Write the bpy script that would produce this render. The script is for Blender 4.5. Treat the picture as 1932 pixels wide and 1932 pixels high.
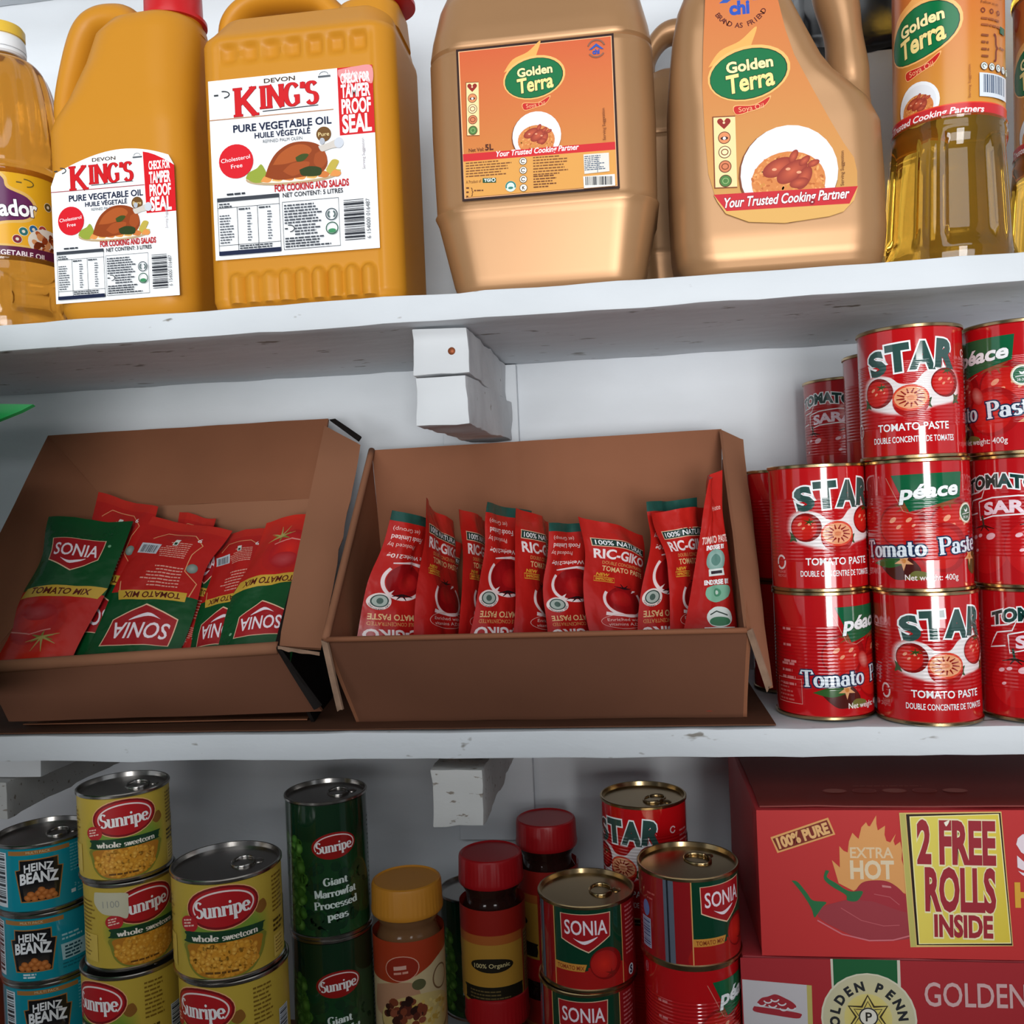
import bpy, bmesh, math, random
from mathutils import Vector, Matrix, noise
from mathutils.geometry import tessellate_polygon
PI = math.pi; rad = math.radians
rnd = random.Random(7)
for _o in list(bpy.data.objects): bpy.data.objects.remove(_o)
SC = bpy.context.scene; COL = SC.collection

# ---------------------------------------------------------------- camera, world, lights, exposure
cam_d = bpy.data.cameras.new('camera'); cam = bpy.data.objects.new('camera', cam_d); COL.objects.link(cam); SC.camera = cam
cam_d.sensor_width = 36; cam_d.lens = 36*1750/1932; cam_d.clip_start = .01
_yaw, _pit, _rol = rad(7.2535), rad(-.3415), rad(2.4)
_w = Vector((-math.sin(_yaw)*math.cos(_pit), math.cos(_yaw)*math.cos(_pit), math.sin(_pit)))
_r = Vector((math.cos(_yaw), math.sin(_yaw), 0)); _u = _r.cross(_w)
_r2 = _r*math.cos(_rol) - _u*math.sin(_rol); _u2 = _u*math.cos(_rol) + _r*math.sin(_rol)
cam.matrix_world = Matrix(((_r2.x, _u2.x, -_w.x, .1222), (_r2.y, _u2.y, -_w.y, -.6953), (_r2.z, _u2.z, -_w.z, .1701), (0, 0, 0, 1)))
SC.view_settings.view_transform = 'Standard'; SC.view_settings.look = 'None'
SC.view_settings.exposure = .05; SC.view_settings.gamma = 1; SC.view_settings.use_curve_mapping = False
wd = bpy.data.worlds.new('world'); SC.world = wd; wd.use_nodes = True
wd.node_tree.nodes['Background'].inputs[0].default_value = (.80, .88, 1, 1)
wd.node_tree.nodes['Background'].inputs[1].default_value = .05
def area(name, loc, target, sx, sy, power, col, spread=180):
    d = bpy.data.lights.new(name, 'AREA'); d.shape = 'RECTANGLE'; d.size = sx; d.size_y = sy; d.energy = power; d.color = col; d.spread = rad(spread)
    o = bpy.data.objects.new(name, d); COL.objects.link(o); o.location = loc
    o.rotation_euler = (Vector(target)-Vector(loc)).to_track_quat('-Z', 'Y').to_euler(); return o
area('doorway_daylight', (.78, -4.6, -.03), (.2, 0, .2), 1.15, 1.85, 104, (1, .99, .97))
area('bright_ground_outside', (.0, -6.5, -.85), (.1, 0, .3), 7, 1.7, 265, (.97, .98, 1))
area('open_sky_outside', (.2, -4.5, 2.3), (.1, 0, .1), 4, 1.5, 72, (.93, .97, 1))

# ---------------------------------------------------------------- helpers: materials
def lin(c):
    if isinstance(c, str):
        c = c.lstrip('#'); c = c if len(c) == 6 else ''.join(q*2 for q in c); c = [int(c[i:i+2], 16)/255 for i in (0, 2, 4)]
    return tuple(x/12.92 if x <= .04045 else ((x+.055)/1.055)**2.4 for x in c)
def node_mat(name):
    m = bpy.data.materials.new(name); m.use_nodes = True
    return m, m.node_tree, m.node_tree.nodes['Principled BSDF']
def mat(name, col, rough=.5, metal=0, spec=.5, trans=0, ior=1.45, bump=0, bscale=40, var=0, vscale=8, stretch=(1, 1, 1), coat=0, sss=0):
    m, nt, b = node_mat(name); L = nt.links
    c = lin(col); b.inputs['Base Color'].default_value = (*c, 1); b.inputs['Roughness'].default_value = rough
    b.inputs['Metallic'].default_value = metal; b.inputs['Specular IOR Level'].default_value = spec
    b.inputs['Transmission Weight'].default_value = trans; b.inputs['IOR'].default_value = ior
    b.inputs['Coat Weight'].default_value = coat
    if bump or var:
        tc = nt.nodes.new('ShaderNodeTexCoord'); mp = nt.nodes.new('ShaderNodeMapping'); mp.inputs['Scale'].default_value = stretch
        L.new(tc.outputs['Object'], mp.inputs[0])
    if var:
        n = nt.nodes.new('ShaderNodeTexNoise'); n.inputs['Scale'].default_value = vscale; n.inputs['Detail'].default_value = 5
        L.new(mp.outputs[0], n.inputs[0])
        r = nt.nodes.new('ShaderNodeValToRGB'); r.color_ramp.elements[0].position = .3; r.color_ramp.elements[1].position = .7
        r.color_ramp.elements[0].color = (*[x*(1-var) for x in c], 1); r.color_ramp.elements[1].color = (*[min(1, x*(1+var)) for x in c], 1)
        L.new(n.outputs[0], r.inputs[0]); L.new(r.outputs[0], b.inputs['Base Color'])
    if bump:
        n2 = nt.nodes.new('ShaderNodeTexNoise'); n2.inputs['Scale'].default_value = bscale; n2.inputs['Detail'].default_value = 4
        L.new(mp.outputs[0], n2.inputs[0]); bp = nt.nodes.new('ShaderNodeBump'); bp.inputs['Strength'].default_value = bump; bp.inputs['Distance'].default_value = .001
        L.new(n2.outputs[0], bp.inputs['Height']); L.new(bp.outputs[0], b.inputs['Normal'])
    return m
def specked(name, col, speck, rough=.55, thr=.70, scale=90):
    """white paint with small chips and grime"""
    m, nt, b = node_mat(name); L = nt.links
    tc = nt.nodes.new('ShaderNodeTexCoord'); n = nt.nodes.new('ShaderNodeTexNoise'); n.inputs['Scale'].default_value = scale; n.inputs['Detail'].default_value = 3
    mp = nt.nodes.new('ShaderNodeMapping'); mp.inputs['Scale'].default_value = (.45, 1, 1); L.new(tc.outputs['Object'], mp.inputs[0]); L.new(mp.outputs[0], n.inputs[0])
    r = nt.nodes.new('ShaderNodeValToRGB'); r.color_ramp.elements[0].position = thr; r.color_ramp.elements[1].position = thr+.05
    r.color_ramp.elements[0].color = (0, 0, 0, 1); r.color_ramp.elements[1].color = (1, 1, 1, 1); L.new(n.outputs[0], r.inputs[0])
    n2 = nt.nodes.new('ShaderNodeTexNoise'); n2.inputs['Scale'].default_value = 9; n2.inputs['Detail'].default_value = 4; L.new(mp.outputs[0], n2.inputs[0])
    r2 = nt.nodes.new('ShaderNodeValToRGB'); c = lin(col)
    r2.color_ramp.elements[0].color = (*[x*.86 for x in c], 1); r2.color_ramp.elements[1].color = (*c, 1); r2.color_ramp.elements[0].position = .3; r2.color_ramp.elements[1].position = .6
    L.new(n2.outputs[0], r2.inputs[0])
    mx = nt.nodes.new('ShaderNodeMix'); mx.data_type = 'RGBA'; L.new(r.outputs[0], mx.inputs[0]); L.new(r2.outputs[0], mx.inputs[6]); mx.inputs[7].default_value = (*lin(speck), 1)
    L.new(mx.outputs[2], b.inputs['Base Color']); b.inputs['Roughness'].default_value = rough; b.inputs['Specular IOR Level'].default_value = .3
    bp = nt.nodes.new('ShaderNodeBump'); bp.inputs['Strength'].default_value = .35; bp.inputs['Distance'].default_value = .002
    n3 = nt.nodes.new('ShaderNodeTexNoise'); n3.inputs['Scale'].default_value = 60; n3.inputs['Detail'].default_value = 5; L.new(mp.outputs[0], n3.inputs[0])
    L.new(n3.outputs[0], bp.inputs['Height']); L.new(bp.outputs[0], b.inputs['Normal'])
    return m
def printmat(name, rough=.4, spec=.5, ribs=None, bump=0, metal=0):
    """ink on a label: colours come from the artwork's colour attribute; ribs = (z0, z1, pitch) beads pressed in a tin"""
    m, nt, b = node_mat(name); L = nt.links
    a = nt.nodes.new('ShaderNodeAttribute'); a.attribute_name = 'ink'; L.new(a.outputs['Color'], b.inputs['Base Color'])
    b.inputs['Roughness'].default_value = rough; b.inputs['Specular IOR Level'].default_value = spec; b.inputs['Metallic'].default_value = metal
    if ribs:
        z0, z1, pt = ribs
        tc = nt.nodes.new('ShaderNodeTexCoord'); sx = nt.nodes.new('ShaderNodeSeparateXYZ'); L.new(tc.outputs['Object'], sx.inputs[0])
        def mth(op, a_, b_):
            n = nt.nodes.new('ShaderNodeMath'); n.operation = op
            for i, v in enumerate((a_, b_)):
                if v is None: continue
                if isinstance(v, (int, float)): n.inputs[i].default_value = v
                else: L.new(v, n.inputs[i])
            return n.outputs[0]
        s = mth('SINE', mth('MULTIPLY', sx.outputs[2], 2*PI/pt), None)
        g = mth('MULTIPLY', mth('GREATER_THAN', sx.outputs[2], z0), mth('LESS_THAN', sx.outputs[2], z1))
        h = mth('MULTIPLY', s, g)
        bp = nt.nodes.new('ShaderNodeBump'); bp.inputs['Strength'].default_value = 1; bp.inputs['Distance'].default_value = .00014
        L.new(h, bp.inputs['Height']); L.new(bp.outputs[0], b.inputs['Normal'])
    elif bump:
        tc = nt.nodes.new('ShaderNodeTexCoord'); n = nt.nodes.new('ShaderNodeTexNoise'); n.inputs['Scale'].default_value = 70; L.new(tc.outputs['Object'], n.inputs[0])
        bp = nt.nodes.new('ShaderNodeBump'); bp.inputs['Strength'].default_value = bump; bp.inputs['Distance'].default_value = .002
        L.new(n.outputs[0], bp.inputs['Height']); L.new(bp.outputs[0], b.inputs['Normal'])
    return m

# ---------------------------------------------------------------- helpers: objects
def tag(o, label, cat, group=None, kind=None):
    o['label'] = label; o['category'] = cat
    if group: o['group'] = group
    if kind: o['kind'] = kind
    return o
def thing(name, label, cat, loc=(0, 0, 0), rotz=0, group=None):
    o = bpy.data.objects.new(name, None); COL.objects.link(o); o.empty_display_size = .02
    o.location = loc; o.rotation_euler = (0, 0, rotz); return tag(o, label, cat, group)
def obj(name, me, m=None, parent=None):
    o = bpy.data.objects.new(name, me); COL.objects.link(o)
    if m: me.materials.append(m)
    if parent: o.parent = parent
    return o
def dup(root, loc, rotz, label, group=None, rot=None):
    r = root.copy(); COL.objects.link(r); r.location = loc; r.rotation_euler = rot or (0, 0, rotz); r['label'] = label
    if group: r['group'] = group
    for ch in list(root.children):
        c = ch.copy(); COL.objects.link(c); c.parent = r
        for g in ch.children:
            d = g.copy(); COL.objects.link(d); d.parent = c
    return r
def mesh(name, vs, fs, smooth=True):
    me = bpy.data.meshes.new(name); me.from_pydata([tuple(v) for v in vs], [], fs); me.update()
    if smooth: me.shade_smooth()
    return me
def bm_mesh(name, bm, smooth=False):
    me = bpy.data.meshes.new(name); bm.to_mesh(me); bm.free()
    if smooth: me.shade_smooth()
    return me
def sharpen(me, deg=35):
    me.set_sharp_from_angle(angle=rad(deg)); return me
def lathe(name, prof, n=64, squash=None, close=True):
    """prof: list of (r, z); squash(x, y, z) may deform"""
    vs, fs = [], []
    for r, z in prof:
        for i in range(n):
            a = 2*PI*i/n; p = (r*math.sin(a), -r*math.cos(a), z)
            vs.append(squash(*p, a) if squash else p)
    for k in range(len(prof)-1):
        for i in range(n):
            j = (i+1) % n; fs.append((k*n+i, k*n+j, (k+1)*n+j, (k+1)*n+i))
    if close:
        fs.append(tuple(range(n))[::-1]); fs.append(tuple((len(prof)-1)*n+i for i in range(n)))
    return sharpen(mesh(name, vs, fs), 40)
def loft(name, secs, n=96, disp=None, power=None):
    """secs: (cx, cy, hx, hy, r, z) rounded-rectangle sections from bottom to top"""
    vs, fs = [], []
    def ring(cx, cy, hx, hy, r, z):
        r = min(r, hx-.0005, hy-.0005); out = []
        segs = [(0, -1), (1, 0), (0, 1), (-1, 0)]
        per = 4*(hx-r)+4*(hy-r)+2*PI*r
        m = n//4
        # four equal-count quarters, starting at the middle of the front (-y) face
        pts = []
        for q in range(4):
            if q == 0: A, C, B = (0, -hy), (hx-r, -hy+r), (hx, 0); a0 = -PI/2
            elif q == 1: A, C, B = (hx, 0), (hx-r, hy-r), (0, hy); a0 = 0
            elif q == 2: A, C, B = (0, hy), (-hx+r, hy-r), (-hx, 0); a0 = PI/2
            else: A, C, B = (-hx, 0), (-hx+r, -hy+r), (0, -hy); a0 = PI
            k1 = int(m*.42); k2 = int(m*.36); k3 = m-k1-k2
            P0 = (C[0]+r*math.cos(a0), C[1]+r*math.sin(a0)); P1 = (C[0]+r*math.cos(a0+PI/2), C[1]+r*math.sin(a0+PI/2))
            for i in range(k1): t = i/k1; pts.append((A[0]+(P0[0]-A[0])*t, A[1]+(P0[1]-A[1])*t))
            for i in range(k2): t = a0+PI/2*i/k2; pts.append((C[0]+r*math.cos(t), C[1]+r*math.sin(t)))
            for i in range(k3): t = i/k3; pts.append((P1[0]+(B[0]-P1[0])*t, P1[1]+(B[1]-P1[1])*t))
        return [(cx+p[0], cy+p[1], z) for p in pts]
    N = None
    for s in secs:
        rg = ring(*s); N = len(rg)
        for p in rg: vs.append(disp(*p) if disp else p)
    for k in range(len(secs)-1):
        for i in range(N):
            j = (i+1) % N; fs.append((k*N+i, k*N+j, (k+1)*N+j, (k+1)*N+i))
    fs.append(tuple(range(N))[::-1]); fs.append(tuple((len(secs)-1)*N+i for i in range(N)))
    return sharpen(mesh(name, vs, fs), 50)
def interp(keys, n):
    """resample section keys (tuples, last = z) smoothly"""
    out = []
    for k in range(len(keys)-1):
        a, b = keys[k], keys[k+1]; m = max(1, int(round(n*abs(b[-1]-a[-1]))))
        for i in range(m): out.append(tuple(a[q]+(b[q]-a[q])*i/m for q in range(len(a))))
    out.append(keys[-1]); return out
def catmull(pts, per=8):
    out = []; P = [pts[0]]+list(pts)+[pts[-1]]
    for i in range(1, len(P)-2):
        p0, p1, p2, p3 = [Vector(q) for q in P[i-1:i+3]]
        for k in range(per):
            t = k/per; out.append(.5*((2*p1)+(p2-p0)*t+(2*p0-5*p1+4*p2-p3)*t*t+(3*p1-p0-3*p2+p3)*t**3))
    out.append(Vector(pts[-1])); return out
def tube(name, pts, rx, ry=None, n=20, per=8, smooth=True):
    """tube along a spline; rx (in the plane of the path) and ry (across, y) may be lists per control point"""
    if smooth:
        dim = [tuple(p)+(rx[i] if isinstance(rx, (list, tuple)) else rx, (ry[i] if isinstance(ry, (list, tuple)) else (ry or (rx[i] if isinstance(rx, (list, tuple)) else rx)))) for i, p in enumerate(pts)]
        c = catmull([d[:3] for d in dim], per); w = catmull([(d[3], d[4], 0) for d in dim], per)
    else: c = [Vector(p) for p in pts]; w = [Vector((rx, ry or rx, 0))]*len(c)
    vs, fs = [], []
    for i, p in enumerate(c):
        t = (c[min(i+1, len(c)-1)]-c[max(i-1, 0)]).normalized()
        ya = Vector((0, 1, 0)) if abs(t.y) < .9 else Vector((1, 0, 0))
        s = ya.cross(t).normalized(); ya = t.cross(s).normalized()
        for k in range(n):
            a = 2*PI*k/n; vs.append(p+s*(w[i].x*math.cos(a))+ya*(w[i].y*math.sin(a)))
    for i in range(len(c)-1):
        for k in range(n):
            l = (k+1) % n; fs.append((i*n+k, i*n+l, (i+1)*n+l, (i+1)*n+k))
    fs.append(tuple(range(n))[::-1]); fs.append(tuple((len(c)-1)*n+k for k in range(n)))
    me = mesh(name, vs, fs); bm = bmesh.new(); bm.from_mesh(me); bmesh.ops.recalc_face_normals(bm, faces=bm.faces); bm.to_mesh(me); bm.free(); me.shade_smooth(); return me
def slab(name, x0, x1, y0, y1, z0, z1, cut=None, rough=0, seed=0, bev=.0015):
    """a board: box with bevelled edges, subdivided and slightly uneven"""
    bm = bmesh.new(); bmesh.ops.create_cube(bm, size=1)
    for v in bm.verts: v.co = Vector(((x0+x1)/2+v.co.x*(x1-x0), (y0+y1)/2+v.co.y*(y1-y0), (z0+z1)/2+v.co.z*(z1-z0)))
    if cut:
        step = cut
        for ax, (a, b) in enumerate(((x0, x1), (y0, y1), (z0, z1))):
            k = int((b-a)/step)
            for i in range(1, k):
                co = Vector((0, 0, 0)); no = Vector((0, 0, 0)); co[ax] = a+(b-a)*i/k; no[ax] = 1
                bmesh.ops.bisect_plane(bm, geom=bm.verts[:]+bm.edges[:]+bm.faces[:], plane_co=co, plane_no=no)
    if bev:
        es = [e for e in bm.edges if len(e.link_faces) == 2 and e.calc_face_angle() > .8]
        bmesh.ops.bevel(bm, geom=es, offset=bev, segments=2, affect='EDGES', profile=.6)
    if rough:
        for v in bm.verts:
            q = v.co*28+Vector((seed*7.1, seed*3.3, 0)); q2 = v.co*95+Vector((seed*2.1, 9, seed))
            v.co += Vector((noise.noise(q), noise.noise(q+Vector((5, 5, 5))), noise.noise(q+Vector((9, 1, 3)))))*rough + Vector((noise.noise(q2), noise.noise(q2+Vector((3, 0, 0))), noise.noise(q2+Vector((0, 4, 0)))))*rough*.5
    me = bm_mesh(name, bm, True); return sharpen(me, 50)

# ---------------------------------------------------------------- helpers: printed artwork
_fc = bpy.data.curves.new('lettering', 'FONT'); _fo = bpy.data.objects.new('lettering', _fc); COL.objects.link(_fo); _fc.fill_mode = 'FRONT'; _fc.resolution_u = 3
_tc = {}
class Tris(list): sub = None   # triangles with a sub-layer each, so that touching letters never share a plane
def _raw(s, bold):
    k = (s, bold)
    if k not in _tc:
        _fc.body = s; _fc.size = 1; _fc.offset = bold; _fc.align_x = 'LEFT'
        bpy.context.view_layer.update()
        me = _fo.to_mesh(); me.calc_loop_triangles()
        V = [(v.co.x, v.co.y) for v in me.vertices]
        par = list(range(len(V)))
        def root(i):
            while par[i] != i: par[i] = par[par[i]]; i = par[i]
            return i
        for t in me.loop_triangles:
            q = [root(i) for i in t.vertices]; par[q[1]] = q[0]; par[root(q[2])] = q[0]
        ids = {}; T = Tris(); T.sub = []
        for t in me.loop_triangles:
            T.append([V[i] for i in t.vertices]); T.sub.append(ids.setdefault(root(t.vertices[0]), len(ids)) % 3*.6)
        _fo.to_mesh_clear(); _tc[k] = T
    return _tc[k]
_cap = max(p[1] for t in _raw('H', 0) for p in t)
def _arc(cx, cy, rx, ry, a0, a1, n=14):
    return [(cx+rx*math.cos(rad(a0+(a1-a0)*i/n)), cy+ry*math.sin(rad(a0+(a1-a0)*i/n))) for i in range(n+1)]
# a small roman alphabet drawn with a broad nib: strokes, slab serifs (x, y, half width), dots (x, y, r), advance
_st = lambda x, t=.62, b=0: [(x, t), (x, b)]
GL = {
 'i': ([_st(.12)], [(.12, .025, .13), (.06, .60, .08)], [(.12, .84, .085)], .28),
 'n': ([_st(.12), [(.12, .42)]+_arc(.30, .42, .18, .19, 180, 0)+[(.48, 0)]], [(.12, .025, .13), (.06, .60, .08), (.48, .025, .13)], [], .64),
 'm': ([_st(.12)]+[[(.12+d, .42)]+_arc(.28+d, .42, .16, .19, 180, 0)+[(.44+d, 0)] for d in (0, .32)], [(.12, .025, .12), (.06, .60, .08), (.44, .025, .11), (.76, .025, .12)], [], .92),
 'h': ([_st(.12, .98), [(.12, .42)]+_arc(.30, .42, .18, .19, 180, 0)+[(.48, 0)]], [(.12, .025, .13), (.06, .96, .08), (.48, .025, .13)], [], .64),
 'r': ([_st(.12), [(.12, .36)]+_arc(.30, .38, .18, .21, 180, 75)], [(.12, .025, .14), (.06, .60, .08)], [(.37, .53, .085)], .46),
 'u': ([[(.12, .62)]+_arc(.29, .20, .17, .20, 180, 360)+[(.48, .2)], _st(.48)], [(.06, .60, .08), (.42, .60, .08), (.54, .025, .08)], [], .64),
 'o': ([_arc(.30, .31, .21, .30, 0, 360, 24)], [], [], .60), 'c': ([_arc(.29, .31, .21, .30, 42, 318, 18)], [], [(.43, .47, .075)], .52),
 'e': ([_arc(.29, .31, .21, .30, 8, 318, 20), [(.08, .33), (.50, .33)]], [], [], .56),
 'a': ([_arc(.24, .17, .16, .17, 0, 360, 16), [(.43, 0), (.43, .42)]+_arc(.27, .42, .16, .19, 0, 150, 8)], [(.48, .025, .07)], [(.14, .47, .07)], .57),
 'd': ([_arc(.27, .30, .19, .29, 0, 360, 20), _st(.46, .98)], [(.40, .96, .08), (.52, .025, .08)], [], .63),
 'p': ([_st(.12, .62, -.3), _arc(.31, .31, .19, .30, -180, 180, 20)], [(.12, -.28, .13), (.06, .60, .08)], [], .60),
 't': ([[(.16, .82), (.16, .16)]+_arc(.29, .15, .13, .14, 180, 310, 8)], [(.18, .59, .17)], [], .40),
 's': ([_arc(.24, .46, .145, .145, 35, 265, 10)+_arc(.24, .165, .16, .155, 90, -145, 10)], [], [], .46),
 'f': ([[(.15, 0), (.15, .75)]+_arc(.31, .76, .16, .21, 180, 60, 8)], [(.17, .59, .16), (.15, .025, .13)], [(.38, .90, .07)], .40),
 'l': ([_st(.12, .98)], [(.12, .025, .13), (.06, .96, .08)], [], .27),
 'w': ([[(.06, .62), (.22, 0)], [(.22, 0), (.38, .6)], [(.38, .6), (.54, 0)], [(.54, 0), (.70, .62)]], [(.06, .6, .1), (.36, .6, .1), (.70, .6, .1)], [], .76),
 'S': ([_arc(.30, .75, .20, .23, 28, 265, 12)+_arc(.30, .26, .22, .25, 92, -152, 12)], [], [], .60),
 'G': ([_arc(.40, .5, .31, .49, 42, 300, 18)+[(.64, .12), (.64, .42)]], [(.62, .43, .13)], [], .82),
 'M': ([_st(.14, 1), _st(.82, 1), [(.14, 1), (.48, .1)], [(.48, .1), (.82, 1)]], [(.14, .025, .13), (.82, .025, .14), (.12, .975, .1), (.84, .975, .1)], [], .97),
 'P': ([_st(.15, 1), [(.15, .97), (.36, .97)]+_arc(.36, .73, .22, .24, 90, -90, 10)+[(.15, .49)]], [(.15, .025, .15), (.13, .975, .13)], [], .66),
 'T': ([_st(.36, 1), [(.03, .76), (.05, .97), (.67, .97), (.69, .76)]], [(.36, .025, .16)], [], .74),
 'K': ([_st(.16, 1), [(.72, .98), (.2, .42)], [(.32, .58), (.76, .0)]], [(.16, .025, .16), (.16, .975, .16), (.70, .975, .12), (.76, .025, .13)], [], .86),
 'I': ([_st(.16, 1)], [(.16, .025, .16), (.16, .975, .16)], [], .34),
 'N': ([_st(.14, 1), _st(.72, 1), [(.14, 1), (.72, 0)]], [(.14, .025, .13), (.10, .975, .12), (.72, .975, .13)], [], .84),
 "'": ([[(.1, 1), (.08, .74)]], [], [(.1, .92, .09)], .22),
}
def _serif(s, wt, ex, ls):
    """triangles of a roman word, cap height 1"""
    T = Tris(); T.sub = []; x = 0; a, b = .085*wt, .034*wt; jj = 0
    def mark():
        nonlocal jj
        T.sub += [jj % 7*.5]*(len(T)-len(T.sub)); jj += 1
    for ch in s:
        if ch == ' ': x += .34; continue
        st, se, dt, adv = GL[ch]
        for pl in st:
            n = len(pl); Lp, Rp = [], []
            closed = n > 8 and abs(pl[0][0]-pl[-1][0])+abs(pl[0][1]-pl[-1][1]) < 1e-6
            for i in range(n):
                p, q = (pl[i-1] if i else (pl[-2] if closed else pl[0])), (pl[i+1] if i < n-1 else (pl[1] if closed else pl[-1]))
                dx, dy = q[0]-p[0], q[1]-p[1]; d = math.hypot(dx, dy) or 1; dx /= d; dy /= d; nx, ny = -dy, dx
                w = math.sqrt((a*nx)**2+(b*ny)**2)+ex; ox = oy = 0
                if ex and not closed and i in (0, n-1): k = -1 if i == 0 else 1; ox, oy = dx*ex*k, dy*ex*k
                Lp.append((x+pl[i][0]+nx*w+ox, pl[i][1]+ny*w+oy)); Rp.append((x+pl[i][0]-nx*w+ox, pl[i][1]-ny*w+oy))
            for i in range(n-1): T += [[Lp[i], Rp[i], Rp[i+1]], [Lp[i], Rp[i+1], Lp[i+1]]]
            mark()
        for sx, sy, hw in se:
            h = b*.9+ex; hw += ex; q = [(x+sx-hw, sy-h), (x+sx+hw, sy-h), (x+sx+hw, sy+h), (x+sx-hw, sy+h)]; T += [[q[0], q[1], q[2]], [q[0], q[2], q[3]]]; mark()
        for cx, cy, r in dt:
            r = r*(.55+.45*wt)+ex
            for i in range(12): T.append([(x+cx, cy), (x+cx+r*math.cos(i*PI/6), cy+r*math.sin(i*PI/6)), (x+cx+r*math.cos((i+1)*PI/6), cy+r*math.sin((i+1)*PI/6))])
            mark()
        x += adv*ls
    return T
class Art:
    """flat artwork in millimetres (u right, v up); every call prints one layer over the last.
    frame(): lets positions be given in any other ruler, by the sheet's corners there"""
    def __init__(s, w, h, corners=None):
        s.P = []; s.k = 0; s.w = w; s.h = h
        s.c = corners or [(0, 0), (w, 0), (w, h), (0, h)]   # TL TR BR BL, y down
        a, b, c, d = s.c
        s.sx = w/((b[0]-a[0]+c[0]-d[0])/2); s.sy = h/((d[1]-a[1]+c[1]-b[1])/2)
    def m(s, x, y):
        a, b, c, d = s.c; u = v = .5
        for _ in range(12):
            px = (a[0]*(1-u)+b[0]*u)*(1-v)+(d[0]*(1-u)+c[0]*u)*v; py = (a[1]*(1-u)+b[1]*u)*(1-v)+(d[1]*(1-u)+c[1]*u)*v
            ux = (b[0]-a[0])*(1-v)+(c[0]-d[0])*v; uy = (b[1]-a[1])*(1-v)+(c[1]-d[1])*v
            vx = (d[0]-a[0])*(1-u)+(c[0]-b[0])*u; vy = (d[1]-a[1])*(1-u)+(c[1]-b[1])*u
            D = ux*vy-uy*vx; ex, ey = x-px, y-py; u += (ex*vy-ey*vx)/D; v += (ux*ey-uy*ex)/D
        return ((u-.5)*s.w, (.5-v)*s.h)
    def add(s, tris, col, cols=None):
        c = lin(col) if col is not None else None
        sub = getattr(tris, 'sub', None)
        for i, t in enumerate(tris):
            cc = cols[i] if cols else [c]*len(t)
            s.P.append(([(p[0], p[1], *q) for p, q in zip(t, cc)], s.k+(sub[i] if sub else 0)))
        s.k += 1+(max(sub) if sub else 0)
    def poly(s, pts, col, raw=False, vcol=None):
        q = pts if raw else [s.m(*p) for p in pts]
        tr = tessellate_polygon([[Vector((p[0], p[1], 0)) for p in q]])
        if vcol:
            cl = [lin(c) for c in vcol]; s.add([[q[i] for i in t] for t in tr], None, [[cl[i] for i in t] for t in tr])
        else: s.add([[q[i] for i in t] for t in tr], col)
    def rect(s, x0, y0, x1, y1, col): s.poly([(x0, y0), (x1, y0), (x1, y1), (x0, y1)], col)
    def vgrad(s, x0, y0, x1, y1, ct, cb): s.poly([(x0, y0), (x1, y0), (x1, y1), (x0, y1)], None, vcol=[ct, ct, cb, cb])
    def smooth(s, pts, col, per=5):
        q = catmull([(*p, 0) for p in list(pts)+[pts[0]]], per)[:-1]; s.poly([(p.x, p.y) for p in q], col)
    def ell(s, x, y, rx, ry, col, rot=0, n=28, c2=None):
        """ellipse; radii in ruler units; c2 = rim colour of a radial blend"""
        cx, cy = s.m(x, y); rx *= s.sx; ry *= s.sy; ca, sa = math.cos(rad(rot)), math.sin(rad(rot))
        pt = [(cx+rx*math.cos(2*PI*i/n)*ca-ry*math.sin(2*PI*i/n)*sa, cy+rx*math.cos(2*PI*i/n)*sa+ry*math.sin(2*PI*i/n)*ca) for i in range(n)]
        a, b = lin(col), lin(c2 or col)
        s.add([[(cx, cy), pt[i], pt[(i+1) % n]] for i in range(n)], None, [[a, b, b]]*n)
    def ring(s, x, y, rx, ry, w, col, a0=0, a1=360, n=36, rot=0, c2=None, w1=None):
        cx, cy = s.m(x, y); rx *= s.sx; ry *= s.sy; w *= s.sx; w1 = w if w1 is None else w1*s.sx; ca, sa = math.cos(rad(rot)), math.sin(rad(rot))
        def P(f, i):
            t = rad(a0+(a1-a0)*i/n); ww = w+(w1-w)*i/n; X, Y = (rx+f*ww)*math.cos(t), (ry+f*ww)*math.sin(t); return (cx+X*ca-Y*sa, cy+X*sa+Y*ca)
        a, b = lin(col), lin(c2 or col)
        s.add([[P(0, i), P(1, i), P(1, i+1), P(0, i+1)] for i in range(n)], None, [[a, b, b, a]]*n)
    def line(s, pts, w, col, closed=False, w1=None):
        q = [s.m(*p) for p in pts]; w *= s.sx/2; w1 = w if w1 is None else w1*s.sx/2
        if closed: q = q+[q[0]]
        n = len(q); A, B = [], []
        for i in range(n):
            p = q[i-1] if i else (q[-2] if closed else q[0]); r = q[i+1] if i < n-1 else (q[1] if closed else q[-1])
            dx, dy = r[0]-p[0], r[1]-p[1]; d = math.hypot(dx, dy) or 1; ww = w+(w1-w)*i/max(1, n-1)
            A.append((q[i][0]-dy/d*ww, q[i][1]+dx/d*ww)); B.append((q[i][0]+dy/d*ww, q[i][1]-dx/d*ww))
        s.add([[A[i], B[i], B[i+1], A[i+1]] for i in range(n-1)], col)
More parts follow.
